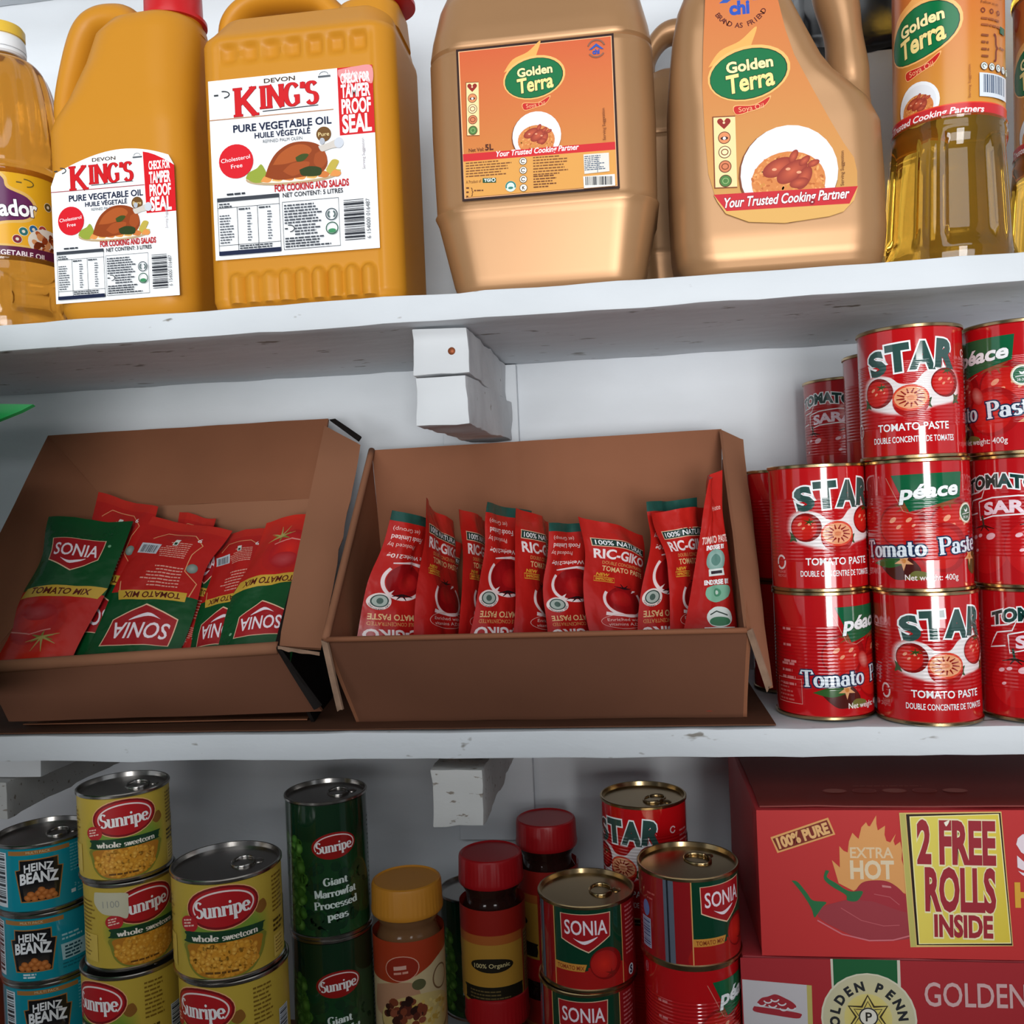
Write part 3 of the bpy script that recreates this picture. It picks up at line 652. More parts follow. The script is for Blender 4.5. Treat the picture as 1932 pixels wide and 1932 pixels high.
def art_star():
    A = Art(TW, 89.6, [(-TW/2, 0), (TW/2, 0), (TW/2, 88), (-TW/2, 88)]); A.rect(-TW/2, 0, TW/2, 88, '#b80f14')
    g = [(-38, 46), (-36, 36), (-27, 31), (-15, 33), (-8, 38), (2, 38), (9, 31), (20, 27), (32, 31), (37, 42), (34, 51), (24, 54), (13, 56), (2, 61), (-10, 60), (-20, 58), (-32, 54)]
    cx, cy = -1, 45
    for f, c in ((1.06, '#c03a3c'), (1.03, '#cc6a6a'), (1.0, '#d9a0a0'), (.96, '#e4cccc'), (.92, '#e9e0e0')): A.smooth([(cx+(p[0]-cx)*f, cy+(p[1]-cy)*(f*1.0)) for p in g], c)
    A.text('S', -24.5, 22.6, 14, 15.5, '#2f4f4a', bold=.05, rot=14, out=[(WHT, 1.3)]); A.text('T', -9, 20, 17, 17, '#2f4f4a', bold=.06, rot=3, out=[(WHT, 1.3)])
    A.text('A', 8, 19.6, 18, 17, '#2f4f4a', bold=.06, rot=-2, out=[(WHT, 1.3)]); A.text('R', 25, 19, 16, 17.5, '#2f4f4a', bold=.06, rot=-6, out=[(WHT, 1.3)])
    for x, y, a in ((-34, 50, 0), (33, 50, 20), (10, 52, -20)): A.smooth([(x-3, y-4), (x, y-2), (x+3, y-3), (x+2, y+1), (x+3, y+4), (x, y+3), (x-3, y+4), (x-2, y)], '#3c5230')
    tomato(A, -24, 43.5, 11.6, up=(.25, -.35)); tomato(A, 24, 39, 11.2, up=(.1, -.72)); cut_tomato(A, -1, 48.5, 12.4, 11)
    A.text('TOMATO PASTE', 0, 68.6, 50, 5.0, WHT, bold=.018); A.text('DOUBLE CONCENTRE DE TOMATES', 0, 77.4, 58, 4.1, WHT, bold=.012)
    A.ring(-46, 69, 3.2, 4, 1.5, '#e8d0d0', 30, 200); A.ring(-46, 69, 3.2, 4, 1.5, '#e8d0d0', 215, 375); A.text('PLEASE', -46, 76.2, 8, 1.7, '#d98080'); A.text('RECYCLE', -46, 79.2, 9, 1.7, '#d98080')
    A.fine(52, 20, 66, 14, 4, 1.4, '#d98080', 5); A.ring(44, 18, 2, 2, 1, '#e8c0c0', 20, 340); A.rect(72, 30, 92, 62, '#e4dada'); A.bars(75, 33, 89, 56, '#2a2030', 3)
    return A
def art_peace():
    A = Art(TW, 89.6, [(-TW/2, 0), (TW/2, 0), (TW/2, 88), (-TW/2, 88)]); A.rect(-TW/2, 0, TW/2, 88, '#b40e15')
    A.ell(6, 50, 43, 26, '#b40e15', c2='#b40e15')
    tomato(A, -15, 44, 18, '#b81616', '#8e0c10', '#8a4a2a', (.1, -.7)); tomato(A, 23, 44, 20, '#b81616', '#8e0c10', '#8a4a2a', (-.3, -.75)); tomato(A, 13, 60, 19, '#c01a18', '#a01012', '#8a4a2a', (-.1, -1.6), False)
    A.ell(1, 48, 5, 7, '#d98a80', 30, c2='#b81616')
    A.smooth([(-34, 72), (-16, 64), (-4, 74), (-8, 80), (-22, 82)], '#4a1814'); A.smooth([(-40, 71), (-24, 66), (-14, 70), (-26, 74)], '#2f5a28'); A.smooth([(-14, 82), (-8, 76), (2, 78), (-2, 82)], '#6a6a34')
    A.smooth([(34, 66), (44, 62), (48, 72), (42, 80), (34, 76)], '#3c4a24')
    for x, y in ((-15, 69), (36, 67)): A.poly(star_poly(x, y, 7, 2.6, 5, 20), '#d9a070'); A.ell(x, y, 1.6, 1.6, '#c98040')
    A.poly([(-22, 8.5), (29, 7.5), (27, 25), (-10, 34.5)], '#0d5c38'); A.line([(-26, 10), (-14, 34), (-6, 36), (2, 33)], .5, '#c98070')
    A.text('péace', 5, 19.6, 41, 9.5, '#f1f4f6', bold=.035, shear=.24, rot=4, out=[('#0a3f28', .35)])
    A.text('Tomato', -24.5, 60, 50, 12, '#dfe8f0', serif=True, wt=1.15, rot=2, out=[('#14284a', .95)]); A.text('Paste', 27, 57.8, 37, 12, '#dfe8f0', serif=True, wt=1.15, rot=4, out=[('#14284a', .95)])
    A.ell(33, 36.5, 7.4, 7.4, '#d9c0a0'); A.ell(33, 36.5, 6.6, 6.6, '#e8ece4'); A.ell(33, 36.5, 5.8, 5.8, '#0d5c38'); A.line([(28.6, 37.5), (37.4, 36.5)], .5, WHT); A.smooth([(31, 33.6), (33, 34.6), (35, 33), (34.4, 35.6), (32, 35.8)], WHT); A.text('28-30%', 33, 39.6, 7, 1.6, WHT)
    A.text('Net weight: 400g', 4, 80.6, 37, 4.0, '#f0e4e4', bold=.01)
    A.fine(-64, 24, -50, 3, 12, 1.8, '#d98080', 4); A.fine(-66, 50, -50, 4, 5, 1.8, '#d98080', 6); A.line([(-72, 62), (-48, 62), (-48, 80), (-72, 80)], .5, '#e09a90', closed=True); A.fine(-70, 65, -52, 5, 3, 1.3, '#c85a58', 8)
    A.fine(56, 22, 70, 12, 4, 1.5, '#d98080', 9)
    return A
def art_sara():
    A = Art(TW, 89.6, [(-TW/2, 0), (TW/2, 0), (TW/2, 88), (-TW/2, 88)]); A.rect(-TW/2, 0, TW/2, 88, '#b40e15')
    A.text('TOMATO', -4, 15, 56, 8.6, '#0e3c36', bold=.05, out=[(WHT, 1.0)], warp=lambda f: -1.2*(f-.5)**2*2)
    for c, w in ((WHT, 1.0),):
        A.line([(-33, 25), (-20, 23), (-14, 20.5), (-17, 27), (-28, 29), (-31, 34), (-34, 40), (-22, 38)], w, c)
        A.line([(-20, 30), (-8, 27), (10, 26), (30, 28), (31, 41), (12, 39), (-8, 40), (-19, 43), (-20, 30)], w, c)
    A.smooth([(-19, 31), (-8, 28.2), (10, 27.2), (29, 29), (30, 39.6), (12, 37.8), (-8, 38.8), (-18.4, 41.6)], '#b01018')
    A.text('SARA', 5, 33.4, 40, 8, '#f3dbe6', bold=.045, warp=lambda f: -.5*(2*f-1)**2*.5)
    for x, y, r in ((-16, 64, 19), (20, 63, 21)):
        A.ell(x, y, r, r, '#5e0a0c', c2='#b40e15'); A.ell(x, y-.3, r*.95, r*.93, '#bd1418', c2='#c2161a')
        for a in (200, 250, 300, 340): A.line([(x, y-r*.9), (x+.5*r*math.cos(rad(a)), y-.85*r-.18*r*math.sin(rad(a)))], .09*r, '#3a1410', w1=.03*r)
        A.line([(x, y-.9*r), (x-1, y-1.28*r)], 1.6, '#1c3a2c')
        for dx, dy, w in ((-.5, -.45, .12), (-.2, -.52, .11), (.3, -.5, .2), (-.42, .05, .09)): A.ell(x+dx*r, y+dy*r, w*r, w*.6*r, '#f0c0c8', 20)
    A.fine(50, 20, 66, 14, 4, 1.4, '#d98080', 5); A.fine(-64, 20, -48, 14, 4, 1.4, '#d98080', 7)
    return A
def art_heinz(panel=False):
    A = Art(TW, 50, [(-TW/2, 0), (TW/2, 0), (TW/2, 50), (-TW/2, 50)]); A.rect(-TW/2, 0, TW/2, 50, '#0e8fa2')
    A.rect(-24, 1.5, 24, 5, '#a8743c'); A.text('MULTI PACK', 0, 3.2, 18, 1.9, '#d8c8a0'); A.rect(-38, 3, -26.5, 47, '#d8e0e6'); A.bars(-37, 4, -28, 46, '#30343c', 3, True)
    q = [(-14, 9.5), (14, 9.5), (14, 17), (17.5, 17.6), (13.6, 42), (-13.6, 42), (-17.5, 17.6), (-14, 17)]
    A.poly([(x*1.06, 25.6+(y-25.6)*1.06) for x, y in q], '#a8743c'); A.poly(q, '#16181c'); A.poly([(-13, 28), (13, 28), (11.6, 40), (-11.6, 40)], None, vcol=['#16181c', '#16181c', '#4a4038', '#4a4038'])
    A.text('HEINZ', 0, 14.8, 22, 6.0, WHT, bold=.03, warp=lambda f: -.22*(2*f-1)**2); A.text('BEANZ', 0, 23.2, 29, 8.0, WHT, bold=.04, warp=lambda f: -.18*(2*f-1)**2)
    R = random.Random(4)
    for x, y in [(-9, 39.5), (-4, 40), (1.5, 39.6), (6.5, 40), (10.5, 39.4), (-6.5, 36.6), (-1, 36), (4, 36.4), (8.6, 36.6), (1.5, 33.8)]: A.ell(x, y, 2.9, 2.3, '#d98a4a', R.uniform(-40, 40), c2='#a85a24')
    if panel:
        A.fine(22, 17, 44, 2, 3.2, 1.5, '#9fd4dc', 3); A.poly([(21, 25), (47, 25), (47, 38), (22, 38)], '#a9cfd6'); A.fine(24, 27, 45, 4, 2.8, 1.5, '#1c4a58', 4); A.fine(22, 40.5, 46, 2, 2.8, 1.2, '#0a6a7a', 6); A.text('No Artificial', -1, 45, 14, 1.8, '#d8e8ec') if 0 else A.fine(-8, 44, 8, 2, 2.2, 1.4, '#d8e8ec', 8)
        return A
    A.fine(24, 3, 40, 9, 2.6, 1.1, '#5fb2c0', 5); A.rect(30, 22, 36, 23.6, '#123a5c'); A.text('2 x 200g', 34, 37, 14, 2.6, '#8fd0da'); A.rect(24, 40, 28, 43, '#d8e4e8'); A.fine(30, 40, 42, 2, 2.4, 1.2, '#6fbcc8', 6)
    for x, y in ((54, 12), (56, 26), (53, 40), (62, 20), (62, 34)): A.ell(x, y, 7.5, 7, '#b5542c', c2='#8a3818')
    return A
def sunripe_logo(A, x, y, s, rot=0, ring=True):
    if ring: A.ell(x, y, s*1.10, s*.66, '#e8b07a', rot); A.ell(x, y, s*1.07, s*.63, '#7e1016', rot); A.ell(x, y, s*1.0, s*.56, '#b31a20', rot)
    else: A.ell(x, y, s, s*.58, '#9a1a18', rot)
    A.ring(x+.02*s, y-.0*s, s*.86, s*.44, .05*s, '#f2dcd8', 15, 200, rot=rot); A.ring(x+.02*s, y, s*.86, s*.44, .05*s, '#f2dcd8', -35, 15, rot=rot, w1=.05*s)
    A.text('Sunripe', x, y+.02*s, 1.62*s, .46*s, '#f6f0ee', serif=True, wt=1.25, rot=rot, out=[('#6a0c12', .12)])
def art_corn(W, H):
    k = H/68; A = Art(W, H, [(-W/2/k, 0), (W/2/k, 0), (W/2/k, 68), (-W/2/k, 68)]); e = W/2/k
    A.rect(-e, 0, e, 68, '#c2a63e')
    n = 12
    for i in range(n): f = 1-i/n; A.ell(0, 36, 24+14*f, 10+24*f, '#c2a63e' if i == 0 else '#%02x%02x%02x' % (int(194-80*(1-f)), int(166-20*(1-f)), int(62-14*(1-f))))
    A.smooth([(25, 20), (31, 18), (34, 24), (29, 28), (24, 25)], '#8a5a24')
    sunripe_logo(A, 0, 17, 25, 3)
    A.ell(-26, 29, 7.6, 6, '#b8262a'); A.fine(-31, 26.4, -21, 3, 2.2, 1.1, '#efc8b8', 4, 1, -.2)
    A.smooth([(-30, 50), (-27, 42), (27, 41), (31, 49), (26, 60), (14, 68), (-14, 68), (-26, 61)], '#80802c')
    A.smooth([(-27, 50), (-24, 43), (24, 42), (28, 49), (23, 60), (12, 67), (-12, 67), (-24, 61)], '#b5741e')
    A.blobs(0, 54, 26, 12, 260, 1.8, 2.5, ['#eab348', '#e2a436', '#f0be58', '#d9962c', '#ecb44a'], 5, .85, '#cf8a26')
    A.smooth([(-29, 37.4), (-26, 34.2), (27, 34.0), (30, 36), (29, 40), (26, 41.5), (-27, 42.4), (-29.6, 40)], '#173f24')
    A.text('whole', -13.5, 38.6, 21, 4.7, '#efe6d8', serif=True, wt=1.2, rot=1); A.text('sweetcorn', 12, 38.2, 26, 4.7, '#efe6d8', serif=True, wt=1.2, rot=1)
    A.fine(-14, 63, 15, 1, 1, 1.6, '#6a4414', 6)
    A.fine(40, 5, 62, 9, 3.2, 1.4, '#7d5f1a', 7); A.fine(40, 38, 58, 3, 3.6, 1.8, '#4a3810', 8); A.rect(40, 50, 58, 66, '#d8bc5c'); A.fine(42, 52, 56, 5, 2.6, 1, '#8a6a24', 9)
    A.fine(-64, 12, -42, 8, 3.4, 1.2, '#8a6c20', 10); A.rect(-64, 40, -42, 63, '#d3b552'); A.fine(-62, 42, -46, 6, 3.2, 1, '#7a5c1c', 11); A.rect(62, 30, 74, 62, '#c8d0d8'); A.bars(63, 31, 73, 60, '#303848', 3, True)
    return A
def art_peas():
    W, H = 219.9, 108; A = Art(W, H, [(-W/2, 0), (W/2, 0), (W/2, H), (-W/2, H)]); A.rect(-W/2, 0, W/2, H, '#12301c')
    A.vgrad(-60, 30, 60, 108, '#153a1e', '#1d4a26')
    A.blobs(-4, 78, 44, 30, 90, 4, 6, ['#1a4222', '#204c26', '#16381e'], 3, .95, '#143420')
    A.blobs(-44, 66, 12, 40, 50, 4, 5.6, ['#4c7e2a', '#5a8c34'], 9, .9, '#2a5218'); A.blobs(-32, 66, 8, 38, 54, 4, 5.8, ['#5c963a', '#6fa848', '#4c8030', '#7cb452'], 6, .9, '#34621e')
    sunripe_logo(A, 3, 34, 19, 3, False)
    for t, y, w, x in (('Giant', 63, 21, 3), ('Marrowfat', 72.5, 36, 3), ('Processed', 82, 37, 3), ('peas', 91.5, 18, 4)): A.text(t, x, y, w, 6.3, '#dde8e2', serif=True, wt=1.35, rot=3)
    A.fine(44, 20, 66, 18, 4, 1.4, '#3c6a44', 5)
    return A
def sonia_flag(A, x, y, s, flip=1):
    def q(*P): return [(x+a*s*flip, y+b*s*flip) for a, b in P]
    A.poly(q((-1, -.62), (.98, -.66), (.94, .25), (.08, .82), (-.98, .36)), '#e8c0a0'); A.poly(q((-.97, -.6), (.95, -.63), (.91, .23), (.08, .77), (-.95, .33)), '#a31a20')
    r = 0 if flip > 0 else 180
    A.text('SONIA', x, y-.12*s*flip, 1.66*s, .52*s, '#f0e2ea', bold=.012, rot=r); A.smooth(q((-.5, .28), (-.1, .38), (.45, .22), (-.05, .5)), '#f0e2ea')
def art_sonia_can():
    W = TW; A = Art(W, 62, [(-W/2, 0), (W/2, 0), (W/2, 62), (-W/2, 62)]); A.rect(-W/2, 0, W/2, 62, '#8e161c')
    A.rect(-29, 0, 27, 62, '#0a3a26'); A.smooth([(-29, 47), (-4, 47), (0, 44), (27, 44), (27, 62), (-29, 62)], '#a31a18')
    A.rect(-29.6, 0, -28.8, 62, '#d8a060'); A.rect(26.6, 0, 27.4, 62, '#d8a060'); tomato(A, 12, 42, 13, '#a81c1a', '#7a1010', '#7a1a14', (.3, .6), False)
    sonia_flag(A, -3, 17, 20); A.poly([(-29, 42), (-3, 42), (-5, 47.6), (-29, 47.6)], '#c98a3a'); A.text('TOMATO MIX', -16, 45, 22, 3, '#8a3a1c', bold=.02)
    A.fine(31, 4, 47, 12, 3.2, 1.3, '#c86a6e', 4); A.ell(37, 54, 3.6, 4.2, '#d8dce4'); A.text('S', 37, 54, 3.6, 5.2, '#1a2a4a', bold=.05)
    A.rect(-50, 0, -42, 62, '#5a6270'); A.rect(-47.4, 0, -46, 62, '#20242c'); A.rect(-74, 34, -63, 56, '#aab2cc'); A.bars(-73, 35, -64, 55, '#3a4470', 3, True); A.ell(-68, 27, 4, 6, '#6a78b0'); A.fine(-66, 14, -56, 2, 4, 1.2, '#c05a58', 6)
    return A
# pouches: sheet of 80 x 168, y down
PC = [(0, 0), (80, 0), (80, 168), (0, 168)]
def art_sonia_front():
    A = Art(80, 168, PC); A.rect(0, 0, 80, 88, '#0c4a24'); A.rect(0, 88, 80, 168, '#b8201a'); A.vgrad(0, 120, 80, 168, '#b8201a', '#c62a1c')
    sonia_flag(A, 37, 44, 26); A.ell(67, 33, 1.6, 1.6, '#7fb08a')
    tomato(A, 34, 122, 27, '#a81c20', '#b0201c', '#7a7a38', (.5, .65), False); A.ell(32, 112, 16, 9, '#b8464a', c2='#a81c20'); A.line([(12, 132), (34, 136), (52, 130)], 1.2, '#d88a80')
    for a in (-20, 20, 70, 110, 160): A.line([(48, 139), (48+15*math.cos(rad(a)), 139+16*math.sin(rad(a)))], 2.4, '#a89a58', w1=.4)
    A.poly([(6, 86), (34, 82), (80, 80), (76, 93), (34, 94), (4, 97)], '#c9a23a'); A.text('TOMATO MIX', 40, 88, 56, 6.4, '#5a1c14', bold=.025, shear=.12, rot=2)
    return A
def art_sonia_back():
    A = Art(80, 168, PC); A.rect(0, 0, 80, 80, '#0c4a24'); A.rect(0, 80, 80, 168, '#b3201c'); A.rect(0, 158, 80, 168, '#bc2a20')
    sonia_flag(A, 40, 44, 30)
    A.line([(8, 80), (4, 96), (18, 108), (18, 128), (14, 140), (28, 152), (56, 152), (66, 142)], .9, '#e0a070'); A.line([(72, 80), (76, 92)], .9, '#e0a070')
    A.poly([(10, 74), (70, 72), (74, 82), (10, 84)], '#c9a23a'); A.text('TOMATO MIX', 41, 78.4, 52, 6, '#5a1c14', bold=.025, rot=2)
    A.fine(20, 88, 66, 7, 3.6, 1.3, '#e0a090', 4); A.fine(24, 122, 58, 8, 2.4, 1, '#e0a090', 5)
    A.rect(54, 124, 74, 136, '#c8ccd4'); A.bars(56, 125, 72, 134, '#24262e', 3); A.ell(12, 112, 5.5, 5.5, '#9aa49c', c2='#6a7a72'); A.rect(38, 136, 43, 144, '#d8dcd4'); A.rect(39, 137, 42, 140, '#23402c'); A.text('9', 20, 146, 4, 5, WHT)
    return A
def ric_ring(A, x, y, r, flip=1):
    A.ring(x, y, r*1.05, r*.92*A.sx/A.sy, r*.16, '#efdcdc', *( (-35, 205) if flip < 0 else (150, 395) )); A.ell(x, y, r, r*.9, '#a8161a', c2='#8a1014'); A.ell(x-.2*r, y-.1*r, .6*r, .5*r, '#b82420', c2='#a8161a')
    A.line([(x-1.15*r, y+.84*r), (x-.3*r, y+.98*r), (x+.9*r, y+.86*r)], .2*r, '#efdcdc', w1=.06*r)
    for a in (200, 250, 300, 340): A.line([(x, y-.78*r), (x+.55*r*math.cos(rad(a)), y-.78*r-.3*r*math.sin(rad(a+180)))], .12*r, '#26161a', w1=.03*r)
    for a in (-60, -25): A.poly([(x+.5*r+.2*r*math.cos(rad(a)), y-.78*r), (x+.8*r, y-.7*r+.1*a/60*r), (x+.45*r, y-.55*r)], '#efdcdc')
def art_ric_front():
    A = Art(80, 168, PC); A.vgrad(0, 0, 80, 168, '#bd231c', '#b31c1a'); A.poly([(8, 25), (76, 25), (76, 36), (8, 36)], '#e0c0a0'); A.rect(9, 26, 76, 35, '#1c3a34'); A.text('100% NATURAL', 43, 30.6, 62, 6, WHT, bold=.015)
    A.text('RIC-GIKO', 43, 46, 68, 12, '#f3e4e4', bold=.03); A.text('DOUBLE CONCENTRATED', 46, 58, 56, 4.2, '#d9a060'); A.text('TOMATO PASTE', 46, 66, 56, 6.4, '#e6c08a', bold=.02)
    A.text('NEW', 20, 74.6, 15, 3.8, '#e0a83a', bold=.03, shear=.2); A.line([(10, 78), (34, 78), (34, 84), (10, 84)], 1.0, '#d9a23a', closed=True); A.text('IMPROVED', 22, 81, 20, 3, '#e0a83a', bold=.03)
    ric_ring(A, 44, 108, 21)
    A.ring(38, 136, 24, 8.6, .6, '#e6b0a8'); A.text('Enriched with', 38, 133.6, 36, 3.6, '#ecc8c0'); A.text('vitamins A,D,E', 38, 139.4, 36, 3.6, '#ecc8c0'); A.rect(0, 158, 80, 168, '#1f4f46')
    return A
def art_ric_back():
    A = Art(80, 168, PC); A.vgrad(0, 0, 80, 168, '#b31c1a', '#bd231c'); A.rect(0, 156, 80, 168, '#1f4f46')
    A.text('RIC-GIKO', 43, 18, 68, 12, '#f3e4e4', bold=.03); A.text('DOUBLE CONCENTRATED', 46, 31, 58, 4.2, '#d9a060'); A.text('TOMATO PASTE', 46, 39, 58, 6.6, '#e6c08a', bold=.02)
    ric_ring(A, 42, 84, 23, -1)
    A.ell(66, 57, 12, 10, '#e8d8d4'); A.ell(66, 57.5, 9, 7.6, '#2f4640'); A.ell(66, 57.5, 7.6, 6.4, '#a8b4ac'); A.ell(66, 57.5, 3.4, 3.6, '#4a6058'); A.curved('PURE INGREDIENTS', 66, 57.4, 9.8, 160, 20, 1.7, '#3a2a2a')
    A.text('Net Weight:210g', 40, 113, 66, 4.8, '#f0dcd8', bold=.02)
    A.text('Produced by', 58, 126, 36, 5, '#ecc8c0'); A.text('Foods Limited', 52, 136, 44, 6, '#f0dcd8', bold=.012); A.text('(Planet Group)' if 0 else '(et Group)', 56, 146, 36, 4.8, '#ecc8c0')
    return A
def art_ric_side():
    A = Art(80, 168, PC); A.vgrad(0, 0, 80, 168, '#bd231c', '#ab1a18')
    A.text('Private', 52, 34, 34, 5, '#ecc0b8'); A.text('TOMATO PASTE', 40, 66, 72, 7, '#f0d0c8', serif=False, bold=.03); A.text('ENDORSE BY', 40, 74, 44, 4.2, WHT, bold=.05)
    A.ell(40, 87, 20, 11, '#a9c4bc', c2='#7fa69c'); A.ell(40, 87, 9, 6, '#5f8a80'); A.rect(26, 96, 54, 103, '#dfe6e2'); A.rect(30, 98, 50, 101, '#3a3038')
    A.text('ENDORSE BY', 40, 109, 44, 4.2, WHT, bold=.05); A.smooth([(22, 114), (34, 112), (58, 113), (62, 118), (54, 124), (40, 128), (26, 126), (20, 120)], '#7fb59a'); A.ell(40, 119, 7, 4, '#4f9070'); A.ell(40, 119, 3, 2, '#c8dcd0')
    A.ell(40, 141, 17, 9, '#dfe6e2'); A.ell(40, 145, 13, 4, '#3f7a58'); A.line([(28, 139), (38, 136), (50, 140)], 1.2, '#33423c'); A.rect(20, 150, 60, 160, '#e6e9e4'); A.text('Nigeria', 40, 154.6, 34, 5, '#1c2a24', bold=.015, shear=.2, rot=3)
    return A
def art_indomie():
    A = Art(194, 107, [(190, 350), (1990, 378), (1990, 1320), (250, 1302)]); A.poly([(190, 350), (1990, 378), (1990, 1320), (250, 1302)], '#bd3232')
    q = [(288, 528), (664, 405), (712, 515), (336, 632)]; A.poly(q, '#dca060'); A.poly([(302, 538), (656, 420), (697, 508), (344, 618)], '#7a2a20'); A.text('100% PURE', 500, 520, 350, 66, '#e2b074', bold=.05, rot=18)
    fl = [(690, 680), (712, 700), (742, 728), (738, 590), (765, 620), (792, 632), (800, 560), (822, 505), (845, 530), (862, 545), (880, 470), (910, 438), (922, 462), (935, 465), (975, 395), (976, 450), (985, 492), (1032, 462), (1028, 520), (1040, 560), (1065, 570), (1100, 515), (1085, 560), (1095, 590), (1128, 566), (1140, 620), (1136, 680), (1160, 760), (1160, 900), (1050, 850), (920, 830), (830, 880), (735, 830)]
    A.poly(fl, '#d99a5c'); A.text('EXTRA', 945, 635, 275, 66, '#dcc09a', bold=.02); A.text('HOT', 948, 745, 280, 110, '#dcc8a8', bold=.035)
    A.smooth([(600, 1000), (680, 965), (900, 920), (1100, 960), (1240, 1040), (1240, 1160), (1080, 1200), (900, 1195), (700, 1110), (610, 1050)], '#9a3a42'); A.smooth([(830, 900), (880, 830), (960, 812), (1060, 825), (1150, 900), (1200, 1010), (1130, 1010), (960, 950), (880, 940)], '#a0303a')
    A.line([(600, 1070), (760, 1160), (930, 1200), (1080, 1196), (1190, 1166)], 9, '#cc7078'); A.line([(750, 990), (880, 1070), (1020, 1105), (1120, 1100)], 5, '#b85a60'); A.line([(960, 900), (1060, 920), (1120, 970)], 5, '#b85a60'); A.poly([(1010, 842), (1065, 850), (1070, 862), (1012, 856)], '#c88080')
    A.smooth([(430, 812), (470, 820), (530, 890), (570, 940), (655, 952), (630, 985), (600, 1030), (580, 1050), (560, 990), (510, 910), (460, 845)], '#2a6a40'); A.smooth([(650, 745), (672, 752), (660, 790), (720, 830), (800, 880), (880, 880), (885, 900), (850, 945), (790, 940), (780, 905), (690, 850), (640, 800)], '#2a6a40')
    A.text('S', 1930, 640, 150, 210, '#e8d8e0', bold=.04); A.smooth([(1860, 755), (1900, 770), (1980, 775), (1980, 800), (1900, 790)], '#e8d8e0'); A.text('H', 1895, 908, 120, 140, '#d9a23a', bold=.05)
    # yellow sticker
    A.poly([(1122, 380), (1768, 382), (1815, 1228), (1186, 1240)], '#d8b870'); A.poly([(1128, 386), (1160, 386), (1222, 1236), (1190, 1236)], '#b8b060'); A.poly([(1166, 390), (1762, 390), (1810, 1224), (1226, 1226)], '#2a1810')
    A.poly([(1188, 404), (1752, 396), (1804, 1212), (1238, 1220)], '#efe6a8'); A.poly([(1194, 410), (1746, 402), (1798, 1206), (1244, 1214)], None, vcol=['#ded060', '#dcc748', '#d8c044', '#e0cc5a'])
    for t, x, y, w, h in (('2 FREE', 1480, 575, 490, 250), ('ROLLS', 1500, 875, 440, 250), ('INSIDE', 1515, 1105, 365, 128)): A.text(t, x, y, w, h, '#9a2a34', bold=.045, rot=-1, out=[('#e8deb4', 1.3)])
    A.smooth([(1405, 445), (1440, 432), (1420, 470)], '#f0ead8')
    return A
def art_penny():
    A = Art(215, 150, [(70, 1330), (2000, 1375), (2010, 2700), (85, 2700)]); A.poly([(70, 1330), (2000, 1375), (2010, 2700), (85, 2700)], '#a02a30')
    A.poly([(645, 1340), (1080, 1350), (1086, 2700), (672, 2700)], '#c8c4b4'); A.poly([(660, 1340), (1062, 1350), (1058, 2700), (676, 2700)], '#1c5a34')
    A.ell(876, 1735, 300, 300, '#b8ac78', c2='#cfcab4'); A.ell(876, 1735, 288, 290, '#d0c48a', c2='#bdb89a'); A.ell(872, 1730, 150, 160, '#cdb43c', c2='#cfc27a')
    A.curved('GOLDEN', 876, 1735, 214, 206, 104, 56, '#26282c', .05); A.curved('PENNY', 876, 1735, 214, 70, -14, 56, '#26282c', .05)
    for f, w in ((1, 14), (.72, 8)):
        p = star_poly(872, 1720, 140*f, 76*f, 6, -90, 1); A.line(p, w, '#3a3020', closed=True)
    A.ell(874, 1720, 62, 62, '#d8d4c8'); A.ring(874, 1720, 52, 52, 9, '#2a2620'); A.text('P', 876, 1720, 40, 56, '#2a2620', bold=.02)
    A.poly([(78, 1475), (522, 1515), (524, 2300), (90, 2300)], '#b4a860'); A.poly([(78, 1475), (490, 1512), (494, 2300), (90, 2300)], '#bcb8bc')
    A.smooth([(150, 1655), (300, 1675), (440, 1700), (450, 1720), (420, 1735), (280, 1715), (150, 1690)], '#9a2a34'); A.smooth([(170, 1630), (200, 1600), (240, 1590), (290, 1575), (350, 1600), (400, 1630), (420, 1660), (380, 1676), (300, 1668), (200, 1650)], '#9a2a34')
    for x, y in ((200, 1630), (240, 1610), (285, 1600), (330, 1625), (270, 1640), (340, 1660), (390, 1655)): A.ring(x, y, 22, 18, 9, '#d0ccd0', 200, 340)
    A.text('GOLDEN PENNY', 1810, 1580, 1170, 150, '#c8a4a4', bold=.01); A.text('PASTA', 1960, 1840, 520, 150, '#c8a4a4', bold=.01)
    return A
